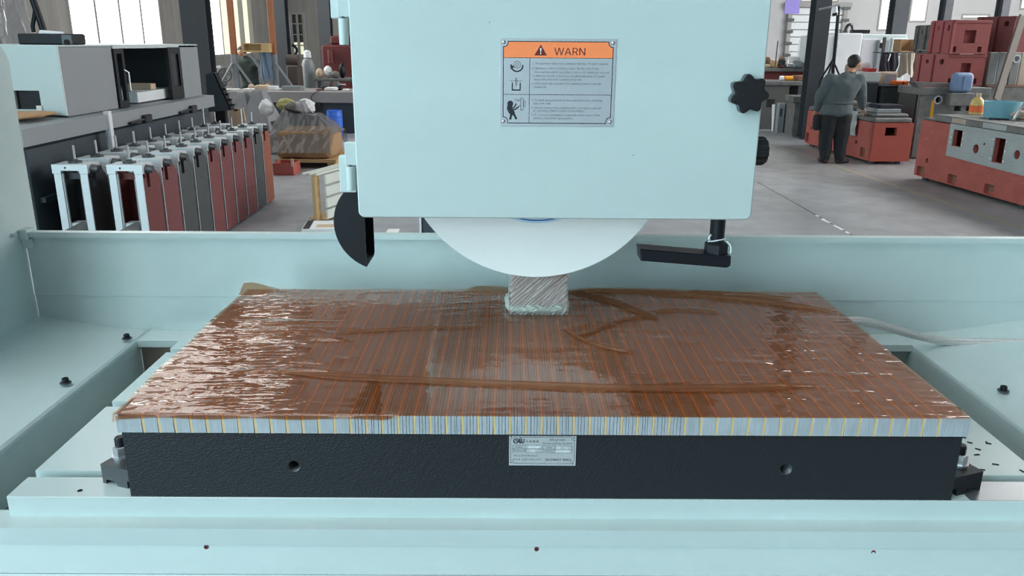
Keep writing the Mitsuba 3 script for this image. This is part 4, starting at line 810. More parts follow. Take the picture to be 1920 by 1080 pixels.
dbx = part(ps, 'drawer_box', cat(bx(-5.897, -5.309, 17.6, 17.63, 1.5996, 1.6332), bx(-5.897, -5.309, 17.6, 17.88, 1.7674, 1.7897), bx(-5.897, -5.850, 17.6, 17.88, 1.5996, 1.7897), bx(-5.473, -5.309, 17.6, 17.88, 1.5996, 1.7897), bx(-5.897, -5.309, 17.85, 17.88, 1.5996, 1.7897)), 'timber')
solo('work_coat', cloth(-5.569, -5.310, 1.0052, 1.5996 - 0.003, 17.76, 3, 0.08), 'coat_blue', 'blue grey work coat hung on the stand under the drawer box', 'coat', smooth=True); mat('coat_blue', (0.12, 0.17, 0.24), 0.9)
dm = thing('grinding_stand', 'dark brown pedestal grinder between the stand and the gas cylinder', 'grinder')
part(dm, 'pedestal', bx(-5.121, -4.828, 18.2, 18.6, 0.0, 1.3185, 0.04), 'rust_dark'); mat('rust_dark', (0.07, 0.052, 0.045), 0.7)
part(dm, 'motor', cyl((-5.132, 18.4, 1.4190), (-4.864, 18.4, 1.4190), 0.13, 18), 'rust_dark', smooth=30)
part(dm, 'lamp_arm', tube(spline([(-4.955, 18.4, 1.5248), (-4.894, 18.4, 1.6654), (-4.987, 18.35, 1.7584)], 10), 0.03, 8), 'black_metal')
for k, (px_, w_, h_, cl, lb_) in enumerate([(466, 0.13, 0.10, 'cardboard_pale', 'cream cloth ball'), (482, 0.10, 0.09, 'paper_white', 'white crumpled rag'), (496, 0.10, 0.11, 'timber', 'brown wooden knob'), (505, 0.09, 0.07, 'cardboard_pale', 'tan paper ball'), (530, 0.10, 0.04, 'paper_white', 'small white slip')]):
    x0 = (-5.596) + (px_ - 466) * 0.0117
    solo('bench_rag', lump(x0, 17.1, bz + h_ / 2 + 0.004, w_ / 2, 0.06, h_ / 2, k + 21, 0.2), cl, f'{lb_} at the back of the long grey bench by the stand', 'rag', smooth=True)
# things against the left wall
cy2 = thing('gas_cylinder', 'grey gas cylinder with a white cap standing behind the bench', 'cylinder')
gx, gy = -4.801, 19.0
part(cy2, 'body', lathe([(0, 0), (0.14, 0), (0.15, 0.03), (0.15, 1.30), (0.11, 1.42), (0.05, 1.47), (0, 1.47)], 24, (gx, gy, 0)), 'paint_grey', smooth=30)
part(cy2, 'cap', lathe([(0, 1.47), (0.09, 1.47), (0.085, 1.60), (0.04, 1.64), (0, 1.64)], 18, (gx, gy, 0)), 'plastic_white', smooth=30)
rc = thing('column_machine', 'maroon machine casting with a stub column behind the gas cylinder', 'machine casting')
part(rc, 'body', bx(-4.917, -3.711, 21.0, 22.0, 0.0, 1.7541, 0.05), 'red_dark2')
part(rc, 'upper_block', bx(-4.694, -3.700, 21.05, 21.9, 1.7541 + 0.001, 1.9797, 0.05), 'red_dark2')
part(rc, 'stub', cyl((-4.666, 20.9, 1.3037), (-4.666, 20.9, 1.6353), 0.07, 16), 'red_dark', smooth=30)
wb2 = thing('work_table', 'dark work table with machine parts in front of the maroon casting', 'table')
wz = 1.0144
part(wb2, 'top', bx(-4.526, -3.173, 18.4, 19.4, wz - 0.06, wz, 0.01), 'grey_casting')
for a_ in (-4.477, -3.296):
    for b_ in (18.45, 19.28): part(wb2, 'leg', bx(a_, a_ + 0.07, b_, b_ + 0.07, 0.0, wz - 0.06), 'hall_steel')
for k, (px_, w_, h_, cl, lb_) in enumerate([(600, .16, .22, 'cardboard_pale', 'tan cloth bundle'), (614, .2, .28, 'plastic_white', 'white stack of guards'), (628, .22, .16, 'timber_old', 'brown part'), (640, .16, .34, 'black_metal', 'black motor')]):
    x0 = (-4.486) + (px_ - 600) * 0.0131
    solo(['cloth_bundle', 'guard_stack', 'machine_part', 'motor'][k], lump(x0, 18.75 + 0.1 * (k % 2), wz + h_ / 2 + 0.001, w_ / 2, 0.12, h_ / 2, k + 3, 0.12), cl, f'{lb_} on the dark work table left of the hood', ['bundle', 'stack', 'part', 'motor'][k], smooth=True)
tl = thing('bench_vice', 'dark bench vice on the grey bench beside the hood', 'vice')
vx, vy = -3.838, 17.0
part(tl, 'base', bx(vx - 0.22, vx + 0.22, vy - 0.1, vy + 0.1, bz + 0.001, bz + 0.07, 0.02), 'black_metal'); part(tl, 'jaw', bx(vx - 0.16, vx - 0.04, vy - 0.08, vy + 0.08, bz + 0.07, bz + 0.17, 0.01), 'grey_casting')
part(tl, 'sliding_jaw', bx(vx + 0.03, vx + 0.15, vy - 0.08, vy + 0.08, bz + 0.07, bz + 0.17, 0.01), 'grey_casting'); part(tl, 'screw', cyl((vx + 0.15, vy, bz + 0.11), (vx + 0.30, vy, bz + 0.11), 0.02, 10), 'zinc')
sm = thing('hand_press', 'dark press with a handwheel below the curtained window behind the stand', 'press')
hx, hy = -7.157, 19.6
part(sm, 'frame', cat(bx(hx - 0.2, hx + 0.35, hy, hy + 0.4, 0.0, 0.75, 0.03), bx(hx - 0.1, hx + 0.12, hy, hy + 0.3, 0.75, 1.25, 0.05)), 'grey_casting')
part(sm, 'handwheel', lathe([(0.16 + 0.02 * math.cos(t), 0.02 * math.sin(t)) for t in np.linspace(0, 2 * np.pi, 9)], 24, (hx + 0.18, hy - 0.05, 1.05), 'y'), 'dark_steel', smooth=True)
part(sm, 'spoke', cat(bx(hx + 0.03, hx + 0.33, hy - 0.06, hy - 0.04, 1.035, 1.065), bx(hx + 0.165, hx + 0.195, hy - 0.06, hy - 0.04, 0.9, 1.2)), 'dark_steel')
ht = thing('wall_heater', 'grey ribbed box on the floor between the big machine and the control console', 'cabinet')
part(ht, 'case', bx(-4.859, -4.694, 12.0, 12.5, 0.0, 0.9699, 0.02), 'grey_casting')
solo('white_box', bx(-4.223, -4.100, 9.7, 9.95, 0.7909, 0.9121, 0.008), 'paper_white', 'white carton at the far end of the big machine', 'box')
solo('stool', cat(bx(-4.244, -4.107, 9.66, 9.98, 0.7659, 0.7882), bx(-4.237, -4.210, 9.7, 9.75, 0, 0.7727), bx(-4.142, -4.114, 9.7, 9.75, 0, 0.7727), bx(-4.237, -4.114, 9.9, 9.95, 0, 0.7727)), 'hall_steel', 'dark steel stool under the white carton', 'stool')

# ================================================================ BACKGROUND, RIGHT
# nearest red machine base: local frame along its long side
def frame(x, y, deg):
    c, s = math.cos(math.radians(deg)), math.sin(math.radians(deg))
    def f(m): m = m.copy(); v = m.vertices; m.vertices = np.c_[x + c * v[:, 0] - s * v[:, 1], y + s * v[:, 0] + c * v[:, 1], v[:, 2]]; return m
    return f
f1 = frame(5.8285, 10.8064, -85.77)
b1 = thing('bed_casting', 'large red primed machine base with a bare grey machined panel, nearest on the right', 'machine base')
body = rect2(0.0, 0.06, 4.2, 0.845)
pk = [rect2(u, 0.075, u + 0.19, 0.20) for u in (0.06, 0.81, 1.585, 2.36)]
dk = [Point(0.27, 0.30).buffer(0.035)]
win = [rect2(0.795, 0.575, 0.985, 0.785), rect2(1.65, 0.48, 1.84, 0.775), rect2(2.75, 0.5, 2.94, 0.77)]
rnd = [Point(1.31, 0.594).buffer(0.055), Point(1.46, 0.672).buffer(0.016), Point(2.08, 0.622).buffer(0.05), Point(2.5, 0.6).buffer(0.05)]
fb = body
for q in pk + dk + win + rnd: fb = fb.difference(q)
part(b1, 'side_wall', f1(prism(fb, 'y', 0.0, 0.05)), 'red_primer')
part(b1, 'casting_body', f1(cat(bx(0.0, 0.05, 0.05, 0.95, 0.06, 0.845), bx(0.05, 4.2, 0.9, 0.95, 0.06, 0.845), bx(0.05, 4.2, 0.05, 0.9, 0.06, 0.10), bx(0.05, 4.2, 0.30, 0.34, 0.1, 0.845))), 'red_primer')
for u in (0.06, 0.81, 1.585, 2.36): part(b1, 'pocket', f1(bx(u - 0.01, u + 0.2, 0.0501, 0.06, 0.07, 0.205)), 'rust')
pn = Polygon([(0.70, 0.43), (4.2, 0.355), (4.2, 0.856), (0.70, 0.856)])
for q in win + rnd: pn = pn.difference(q.buffer(0.002))
part(b1, 'machined_panel', f1(prism(pn, 'y', -0.012, -0.0005)), 'machined_iron', 'bare machined panel with windows')
for u0, u1, z0, z1 in ((0.795, 0.985, 0.575, 0.785), (1.65, 1.84, 0.48, 0.775)):
    for u in (u0 - 0.03, u1 + 0.03):
        for j in range(3): part(b1, 'boss', f1(bx(u - 0.014, u + 0.014, -0.02, -0.012, z0 + 0.02 + j * (z1 - z0 - 0.06) / 2, z0 + 0.05 + j * (z1 - z0 - 0.06) / 2, 0.004)), 'alu_bare')
for u, v in ((0.12, 0.12), (0.12, 0.75), (2.2, 0.1), (2.2, 0.8), (3.9, 0.1), (3.9, 0.8)): part(b1, 'levelling_foot', f1(cyl((u, v, 0), (u, v, 0.0595), 0.05, 14)), 'dark_steel')
part(b1, 'top_slab', f1(cat(bx(0.30, 4.2, -0.03, 0.55, 0.858, 0.945, 0.012), bx(0.02, 0.29, 0.0, 0.9, 0.846, 0.875, 0.008))), 'grey_casting', 'rough grey cast top')
part(b1, 'slab_patch', f1(bx(0.75, 1.05, -0.034, -0.031, 0.87, 0.935)), 'cloth_tan'); part(b1, 'slab_patch', f1(bx(1.40, 1.85, -0.034, -0.031, 0.87, 0.935)), 'machined_iron')
def on(px_py, z): return px_py
bt = thing('oil_bottle', 'yellow and orange liquid bottle with a pale cap beside the cyan basin', 'bottle')
ox, oy = 6.418, 10.528
part(bt, 'body', lathe([(0, 0), (0.085, 0), (0.09, 0.02), (0.09, 0.13), (0.075, 0.19), (0.032, 0.235), (0, 0.235)], 22, (ox, oy, 0.9455)), 'oil_yellow', smooth=30)
part(bt, 'label', lathe([(0.0915, 0.03), (0.0915, 0.12), (0.0905, 0.12), (0.0905, 0.03), (0.0915, 0.03)], 22, (ox, oy, 0.9455)), 'orange_case'); part(bt, 'cap', lathe([(0, 0.235), (0.034, 0.235), (0.034, 0.28), (0, 0.28)], 16, (ox, oy, 0.9455)), 'cardboard_pale', smooth=30)
mat('oil_yellow', (0.62, 0.45, 0.16), 0.3)
cx_, cy_ = 6.395, 10.027
solo('basin', lathe([(0, 0), (0.20, 0), (0.215, 0.21), (0.226, 0.21), (0.226, 0.20), (0.222, 0.198), (0.205, 0.012), (0, 0.012)], 36, (cx_ + 0.05, cy_ - 0.05, 0.9455)), 'cyan_plastic', 'round cyan plastic basin on the grey top of the nearest red base', 'basin', smooth=30)
hx_, hy_ = 6.277, 9.415
th = np.linspace(0.0, np.pi, 24)
solo('hose_loop', tube(np.c_[hx_ + 0.02 * np.sin(th * 2), hy_ + 0.0 * th, 0.962 + 0.24 * np.sin(th)] + np.c_[0.20 * (1 - np.cos(th)), 0 * th, 0 * th], 0.015, 8), 'zinc', 'grey hose standing in a loop right of the cyan basin', 'hose', smooth=True)
solo('wiping_rag', lump(hx_ + 0.22, hy_ + 0.2, 0.9455 + 0.06, 0.13, 0.12, 0.06, 4), 'cloth_tan', 'tan rag on the red base at the right edge', 'rag', smooth=True)
solo('flat_spanner', turn(bx(cx_ - 0.28, cx_ - 0.05, cy_ - 0.40, cy_ - 0.36, 0.9455, 0.965, 0.004), -30, (0, 0, 1), (cx_ - 0.15, cy_ - 0.38, 0)), 'black_metal', 'black spanner lying in front of the cyan basin', 'spanner')

f2 = frame(5.636, 14.806, -86.48)
b2 = thing('bed_casting', 'red machine base that the man works on, grey iron parts on top', 'machine base')
fb = Polygon([(0.02, 0.05), (2.59, 0.05), (2.59, 0.66), (0.02, 0.66)])
pk = [rect2(0.05, 0.08, 0.19, 0.25), rect2(2.22, 0.09, 2.40, 0.24)]; dk = [Point(0.24, 0.34).buffer(0.03), Point(2.06, 0.30).buffer(0.035)]
for q in pk + dk: fb = fb.difference(q)
part(b2, 'side_wall', f2(prism(fb, 'y', 0.0, 0.05)), 'red_primer')
part(b2, 'casting_body', f2(cat(bx(0.02, 2.59, 0.6, 0.65, 0.05, 0.66), bx(0.02, 0.07, 0.05, 0.6, 0.05, 0.66), bx(0.07, 2.5, 0.05, 0.6, 0.05, 0.09))), 'red_primer')
ef = rect2(0.0, 0.05, 0.65, 0.66).difference(rect2(0.19, 0.46, 0.38, 0.59)); e3 = prism(ef, 'x', 2.53, 2.595)
part(b2, 'end_wall', f2(e3), 'red_end', 'darker red end wall'); mat('red_brown', (0.19, 0.035, 0.032), 0.6); mat('red_end', (0.34, 0.065, 0.045), 0.6)
for q in pk: x0, z0, x1, z1 = q.bounds; part(b2, 'pocket', f2(bx(x0 - 0.01, x1 + 0.01, 0.0501, 0.06, z0 - 0.01, z1 + 0.01)), 'rust')
part(b2, 'top_casting', f2(cat(bx(0.03, 2.58, 0.0, 0.62, 0.661, 0.74, 0.02), bx(1.95, 2.5, 0.05, 0.6, 0.741, 0.80, 0.03))), 'grey_casting', 'rough grey top')
for u, v in ((0.15, 0.1), (0.15, 0.55), (2.45, 0.1), (2.45, 0.55)): part(b2, 'levelling_foot', f2(cyl((u, v, 0), (u, v, 0.0495), 0.05, 14)), 'dark_steel')
solo('plastic_cover', f2(grid(lambda u, v: np.stack([1.50 + 0.56 * u, -0.02 - 0.015 * np.sin(u * 9) - 0.02 * np.abs(np.sin(v * 6 + u * 3)), 0.40 + v * 0.40], -1), 24, 20)), 'pale_sheet', 'pale translucent cover sheet hanging on the red base beside the man', 'cover', smooth=True)
mat('pale_sheet', (0.36, 0.43, 0.45), 0.35)
IR = [(0.30, 1.5, 0.10, 0.55, 0.741, 0.84, 'grey_casting', 'dark grey guide casting'), (0.5, 1.45, 0.12, 0.5, 0.841, 0.90, 'timber_old', 'brown iron slab'), (1.30, 1.93, 0.2, 0.6, 0.741, 0.80, 'machined_iron', 'bright ground iron bar'), (2.06, 2.42, 0.10, 0.5, 0.801, 0.87, 'paint_grey', 'pale grey iron plate'), (2.02, 2.38, 0.15, 0.55, 0.871, 0.93, 'cloth_navy', 'dark blue folded cloth')]
for k, (a, b, c, e, z0, z1, mm, lb_) in enumerate(IR): solo('folded_cloth' if k == 4 else 'iron_part', f2(turn(bx(a, b, c, e, z0 + 0.0005, z1, 0.01), (k - 2) * 0.7, (0, 0, 1), ((a + b) / 2, (c + e) / 2, 0))), mm, f'{lb_} on the red base next to the man', 'cloth' if k == 4 else 'iron part')

# castings stacked behind
def stack(name, label, xl, xc, xr, y, z0, z1, m_side, m_front, window=None, hole=True, group=None):
    c = thing(name, label, 'machine casting', group)
    yl, yr = y + 0.75, y + 0.10
    def wall(ax, ay, bx_, by, nm, m_, cut=(), t=0.05):
        L = math.hypot(bx_ - ax, by - ay); fr_ = frame(ax, ay, math.degrees(math.atan2(by - ay, bx_ - ax))); pl_ = rect2(0, z0, L, z1)
        for q in cut: pl_ = pl_.difference(q)
        part(c, nm, fr_(prism(pl_, 'y', 0.0, t)), m_); return fr_, L
    L1 = math.hypot(xc - xl, yl - y)
    fr_, L = wall(xl, yl, xc, y, 'side_wall', m_side, [Point(L1 * 0.80, z1 - 0.13).buffer(0.05), Point(L1 * 0.35, z1 - 0.13).buffer(0.035)] if hole else [])
    for u in (0.0, 0.42): part(c, 'rib', fr_(bx(L * u + 0.02, L * u + 0.12, -0.035, -0.0005, z0 + 0.01, z1 - 0.01, 0.01)), m_side)
    L2 = math.hypot(xr - xc, yr - y); cuts = []
    if window: w0, w1, h0, h1 = window; cuts = [rect2(L2 * w0, z0 + (z1 - z0) * h0, L2 * w1, z0 + (z1 - z0) * h1)]
    fr_, L = wall(xc, y, xr, yr, 'front_wall', m_front, cuts + [rect2(L2 * 0.05, z0 + 0.03, L2 * 0.16, z0 + 0.12), rect2(L2 * 0.72, z0 + 0.03, L2 * 0.83, z0 + 0.12)])
    part(c, 'rim', fr_(bx(0, L, -0.015, -0.0005, z1 - 0.05, z1, 0.005)), m_front)
    part(c, 'back_shell', prism(Polygon([(xl + 0.06, yl + 0.02), (xc + 0.05, y + 0.07), (xr, yr + 0.05), (xr + 0.05, y + 0.72), (xl + 0.35, y + 0.79)]).buffer(-0.02).difference(Polygon([(xl + 0.06, yl + 0.02), (xc + 0.05, y + 0.07), (xr, yr + 0.05), (xr + 0.05, y + 0.72), (xl + 0.35, y + 0.79)]).buffer(-0.06)), 'z', z0, z1 - 0.01), m_front)
    return c
G = 'red castings stacked two high'
zs = 1.1876; zm = 1.7168; zt2 = 2.270
stack('stacked_casting', 'lower red casting of the stack, window half hidden by the blue jerrycan', 7.323, 7.511, 8.213, 13.55, zs, zm - 0.005, 'red_pink', 'red_brown', (0.36, 0.62, 0.42, 0.72))
stack('stacked_casting', 'upper red casting of the stack with a square window', 7.482, 7.481, 8.182, 13.5, zm + 0.002, zt2, 'red_pink', 'red_brown', (0.32, 0.62, 0.32, 0.70))
stack('stacked_casting', 'dark red casting with a round boss at the right of the top row', 8.771, 9.043, 9.705, 14.4, zm + 0.002, zt2 + 0.1, 'red_dark2', 'red_dark', None)
stack('stacked_casting', 'dark red casting behind the grey plates, right of the lower red casting', 8.879, 9.227, 10.029, 14.5, zs, zm - 0.002, 'red_dark2', 'red_dark', None)
stack('stacked_casting', 'dark grey casting at the left of the top row', 7.839, 7.835, 8.317, 14.8, zm + 0.05, zt2 - 0.05, DK, DK, None)
stack('stacked_casting', 'dark grey casting carrying the grey casting of the top row', 7.931, 7.927, 8.414, 14.8, 0.0, zm + 0.045, DK, DK, None)
mat('red_pink', (0.33, 0.085, 0.09), 0.6)
for k, (xa, xb, y, lb_) in enumerate([(6.813, 7.958, 12.95, 'grey iron casting with yellow paint stripe under the lower red casting'), (8.355, 9.666, 13.7, 'rusty iron beam block under the grey plates')]):
    c = thing('support_casting', lb_, 'machine casting'); zc = zs - 0.13 if k == 0 else zs - 0.02
    q = rect2(xa, 0.02, xb, zc)
    if k == 0: q = q.difference(Point(7.117, 0.9852).buffer(0.05)).difference(rect2(7.421, 0.8041, 7.529, 0.9089)).difference(rect2(7.618, 0.8041, 7.725, 0.9089))
    part(c, 'front_wall', prism(q, 'y', y, y + 0.06), DK); part(c, 'body', bx(xa, xb, y + 0.12, y + 0.75, 0.0, zc), 'dark_steel')
    part(c, 'flange', bx(xa - 0.02, xb + 0.02, y - 0.02, y + 0.78, zc + 0.001, zs - 0.001, 0.008), 'rust' if k else DK)
    if k == 0:
        part(c, 'ledge', bx(7.221, 7.607, 12.74, 12.929, 0.9, 1.1111 - 0.002, 0.01), DK)
        part(c, 'ring', lathe([(0.05, 0), (0.075, 0), (0.07, 0.03), (0.05, 0.03), (0.05, 0)], 22, (7.117, 12.95, 0.9852), 'y'), 'alu_bare')
        part(c, 'painted_stripe', prism(Polygon([(7.022, 0.6782), (7.085, 0.6786), (7.065, 0.9761), (7.020, 0.9758)]), 'y', 12.944, 12.9495), 'yellow_mark')
        part(c, 'rib', bx(xa - 0.005, xa + 0.10, y - 0.03, y - 0.0205, 0.05, zc - 0.02), DK)
mat('plate_grey', (0.20, 0.215, 0.215), 0.5, 0.3)
zg = zs
for k, (pa, pb_) in enumerate([(1851, 1866), (1869, 1889), (1893, 1907), (1911, 1935)]):
    xa, xb = (8.362) + (pa - 1851) * 0.00930, (8.362) + (pb_ - 1851) * 0.00930
    c = thing('grey_plate', ['olive grey upright iron plate at the left of the row under the dark red castings', 'grey upright iron plate behind the leaning timber', 'grey upright plate with a bright bored ring at its top', 'tan grey upright plate at the right edge'][k], 'plate')
    part(c, 'plate', bx(xa, xb, 13.8, 14.3, zg + 0.001, 1.7467, 0.008), 'plate_grey' if k < 3 else 'cloth_tan'); part(c, 'bright_edge', bx(xb + 0.001, xb + 0.014, 13.80, 13.82, zg + 0.01, 1.7289), 'alu_bare')
    if k == 2: part(c, 'ring', lathe([(0.045, 0), (0.078, 0), (0.074, 0.03), (0.045, 0.03), (0.045, 0)], 22, ((xa + xb) / 2, 13.8, 1.6417), 'y'), 'alu_bare')
pka, pkb = np.array([8.336, 13.35, 0.9585]), np.array([8.864, 13.9, 2.352])
ax_ = (pkb - pka) / np.linalg.norm(pkb - pka); Lp = np.linalg.norm(pkb - pka); q = bx(-0.075, 0.075, -0.02, 0.02, 0, Lp, 0.004); q.apply_transform(trimesh.geometry.align_vectors([0, 0, 1], ax_)); q.apply_translation(pka)
solo('leaning_plank', q, 'timber_old', 'weathered timber plank leaning against the castings at the right edge', 'plank')
brk = thing('bracket', 'grey bridge bracket with pink chalk marks standing on the support casting', 'bracket')
za = zs + 0.002
part(brk, 'beam', prism(Polygon([(6.692, 1.2695), (7.385, 1.2488), (7.344, 1.1799), (7.262, 1.1363), (6.887, 1.1508), (6.776, 1.1844)]), 'y', 12.95, 13.2), 'grey_casting')
for px_ in (1734, 1778): x0 = (6.855) + (px_ - 1734) * 0.0087; part(brk, 'foot', bx(x0 - 0.05, x0 + 0.05, 12.95, 13.2, za, 1.1577), 'grey_casting')
for k in range(4): x0 = (6.888) + 0.095 * k; part(brk, 'chalk_mark', bx(x0, x0 + 0.035, 12.944, 12.9495, 1.1835, 1.2222), 'red_pink')
jc = thing('jerrycan', 'faded blue jerrycan standing before the red castings', 'jerrycan')
jx0, jx1, jy = 7.244, 7.577, 12.76; zj = 1.1111
part(jc, 'body', rounded(bx(jx0 - 0.005, jx1 + 0.005, jy, jy + 0.165, zj, 1.4327, 0.04), 0.03, 3, 0.0), 'blue_faded', smooth=True)
part(jc, 'rib', bx(jx0 + 0.15, jx0 + 0.175, jy - 0.012, jy + 0.01, zj + 0.05, 1.3738), 'blue_faded'); part(jc, 'rib', bx(jx0 + 0.01, jx0 + 0.03, jy - 0.006, jy + 0.02, zj + 0.06, 1.3738), 'blue_faded')

# dark cabinet with clothes and boxes behind the man's base
dc = thing('tool_cabinet', 'black green cabinet behind the red base, an orange case on it', 'cabinet')
yc = 15.6; zc = 1.0923
part(dc, 'case', bx(7.368, 8.113, yc, yc + 0.7, 0.0, zc - 0.03, 0.01), 'green_black'); part(dc, 'top', bx(7.326, 8.155, yc - 0.03, yc + 0.73, zc - 0.029, zc, 0.006), 'hall_steel')
part(dc, 'door', bx(7.411, 7.847, yc - 0.018, yc - 0.001, 0.08, zc - 0.06, 0.006), 'green_black')
mat('green_black', (0.03, 0.04, 0.038), 0.5)
oc = thing('tool_case', 'orange tool case on the dark cabinet', 'case')
part(oc, 'shell', bx(7.602, 7.887, 15.62, 15.85, zc + 0.001, 1.1733, 0.015), 'orange_case'); part(oc, 'latch', bx(7.756, 7.777, 15.61, 15.62, zc + 0.02, 1.1528), 'black_plastic')
solo('grey_box', bx(7.534, 7.763, 15.9, 16.2, zc + 0.001, 1.3052, 0.01), 'paint_grey', 'grey box behind the orange case', 'box')
solo('carton', bx(7.489, 7.814, 16.0, 16.3, zc + 0.001, 1.3331, 0.006), 'cardboard_pale', 'tan carton on the dark cabinet under the navy jacket', 'carton')
sh = thing('shelf_rack', 'open rack behind the dark cabinet', 'rack')
for xx in (7.682, 8.366): part(sh, 'upright', bx(xx - 0.025, xx + 0.025, 16.5, 16.55, 0.0, 2.007), 'hall_steel')
part(sh, 'shelf', bx(7.682, 8.366, 16.5, 17.0, 1.6921, 1.7132), 'hall_steel'); part(sh, 'rail', bx(7.682, 8.366, 16.5, 16.53, 1.6498, 1.6710), 'hall_steel')
solo('open_carton', cat(bx(8.058, 8.390, 16.85, 16.87, 1.7186, 1.9671), bx(8.036, 8.058, 16.55, 16.87, 1.7186, 1.9671), bx(8.368, 8.390, 16.55, 16.87, 1.7186, 1.9671), bx(8.058, 8.368, 16.55, 16.87, 1.7186, 1.7451)), 'cardboard', 'open brown carton on the rack above the tan cloth', 'carton')
jk = thing('jacket', 'navy jacket with a white stripe hung on the rack', 'jacket')
part(jk, 'cloth', cloth(7.634, 7.997, 1.2360, 1.7019, 16.46, 1), 'cloth_navy', smooth=True)
part(jk, 'sleeve', tube(spline([(7.644, 16.32, 1.6601), (7.622, 16.28, 1.4815), (7.704, 16.3, 1.2706)], 14), 0.05, 10), 'cloth_navy', smooth=True)
part(jk, 'stripe', tube([(7.723, 16.25, 1.6830), (7.679, 16.22, 1.5367)], 0.012, 6), 'white_mark')
solo('tan_cloth', cloth(8.019, 8.328, 1.2597, 1.7043, 16.46, 4), 'cloth_tan', 'tan cloth hung on the rack beside the navy jacket', 'cloth', smooth=True)
wbx = thing('white_carton', 'white carton with a red lid behind the man', 'carton')
part(wbx, 'case', bx(7.044, 7.375, 15.8, 16.2, 1.1513, 1.3368, 0.006), 'paper_white'); part(wbx, 'lid', bx(7.115, 7.296, 15.82, 16.1, 1.3389, 1.4087, 0.006), 'red_lid'); mat('red_lid', (0.5, 0.05, 0.05), 0.5)
solo('iron_block', bx(6.844, 7.335, 15.7, 16.3, 0.0, 1.1513, 0.02), 'hall_steel', 'dark iron block under the white carton with a red lid', 'block')
rl = thing('paper_roll', 'thick grey brown roll lying behind the man at head height', 'roll'); part(rl, 'roll', cyl((7.038, 16.6, 1.3632), (7.467, 16.7, 1.3870), 0.12, 22), 'roll_grey', smooth=30); part(rl, 'core', cyl((7.027, 16.595, 1.3632), (7.479, 16.705, 1.3870), 0.04, 14), 'cardboard'); mat('roll_grey', (0.33, 0.29, 0.29), 0.8)
part(rl, 'cradle', bx(7.085, 7.489, 16.5, 16.8, 0.0, 1.2509), 'hall_steel')

# white machining centre and things in front of the back wall
wm = thing('machining_centre', 'white enclosed machining centre with a grey door, behind the man', 'machine tool')
yw = 18.6; zw = 2.112
part(wm, 'left_cover', bx(7.212, 7.496, yw, yw + 1.6, 0.1, zw - 0.05, 0.02), 'paint_white'); part(wm, 'front_cover', bx(7.483, 8.056, yw - 0.08, yw + 1.6, 0.1, zw, 0.02), 'paint_white')
part(wm, 'door', bx(8.083, 8.460, yw - 0.02, yw + 0.06, 0.45, zw - 0.12, 0.02), 'panel_lilac'); mat('panel_lilac', (0.50, 0.51, 0.55), 0.5)
part(wm, 'door_frame', bx(8.083, 9.151, yw + 0.061, yw + 1.6, 0.1, zw - 0.02, 0.02), 'paint_plain')
pw_ = part(wm, 'operator_panel', bx(8.428, 8.711, yw - 0.1, yw + 0.06, 0.55, zw - 0.14, 0.02), 'paint_grey'); part(pw_, 'display', bx(8.470, 8.592, yw - 0.11, yw - 0.101, 1.7886, 1.8941), 'black_plastic'); part(pw_, 'sticker', bx(8.470, 8.592, yw - 0.11, yw - 0.101, 1.9058, 1.9643), 'paper_white')
part(wm, 'right_cover', bx(8.768, 9.151, yw - 0.03, yw + 0.06, 0.1, zw - 0.1, 0.02), 'paint_plain')
part(wm, 'base', bx(7.237, 9.127, yw + 0.05, yw + 1.55, 0.0, 0.0995), 'hall_steel')
t_ = np.linspace(0, np.pi, 16); xa_, xb_ = 7.875, 8.050
part(wm, 'cable_chain', cat(tube(np.c_[(xa_ + xb_) / 2 - (xb_ - xa_) / 2 * np.cos(t_), 0 * t_ + 19.1, zw + 0.02 + 0.18 * np.sin(t_)], 0.035, 6), bx(xb_ - 0.03, 8.435, 19.05, 19.2, zw + 0.001, zw + 0.08)), 'black_plastic', 'black cable chain')
ls = thing('lamp_stand', 'black tripod light stand with a white lamp head and boom', 'lamp stand')
ya = 15.35
part(ls, 'pole', tube([(6.345, ya, 0.25), (6.239, ya, 1.3950), (6.208, ya, 2.548)], 0.03, 10), 'black_metal')
for a_ in (0.3, 2.6, 3.9): part(ls, 'leg', tube([(6.214, ya, 1.5740), (6.243 + 0.22 * math.cos(a_), ya + 0.22 * math.sin(a_), 1.1947), (6.294 + 0.36 * math.cos(a_), ya + 0.36 * math.sin(a_), 0.02)], 0.018, 6), 'black_metal')
part(ls, 'boom', tube([(6.216, ya, 2.567), (5.840, ya, 2.488)], 0.022, 8), 'paint_grey')
part(ls, 'lamp_head', cat(cyl((6.109, ya - 0.06, 2.543), (6.123, ya - 0.06, 2.429), 0.045, 14, 0.06)), 'plastic_white', smooth=30); part(ls, 'lamp_base', cyl((6.123, ya - 0.06, 2.429), (6.139, ya - 0.06, 2.381), 0.05, 14), 'black_plastic', smooth=30)
solo('banner', bx(9.584, 10.107, 29.0, 29.02, 2.877, 3.510), 'banner_violet', 'violet banner hanging above the roller door', 'banner')
part('banner', 'hanging_rod', bx(9.566, 10.125, 28.98, 29.04, 3.528, 3.510), 'hall_steel'); part('banner', 'cord', bx(9.584, 9.594, 29.0, 29.02, 3.510, H - 0.001), 'hall_steel'); part('banner', 'cord', bx(10.107, 10.116, 29.0, 29.02, 3.510, H - 0.001), 'hall_steel')
wd2 = thing('door_leaf', 'white framed narrow door leaf standing by the dark column', 'door leaf'); part(wd2, 'frame', prism(rect2(7.476, 1.3922, 7.671, 1.9636).difference(rect2(7.511, 1.4457, 7.636, 1.9108)), 'y', 21.0, 21.05), 'plastic_white'); part(wd2, 'panel', bx(7.511, 7.636, 21.02, 21.04, 1.4457, 1.9108), 'panel_lilac')
part(wd2, 'foot', bx(7.476, 7.671, 21.0, 21.05, 0.0, 1.3895), 'frame_grey')
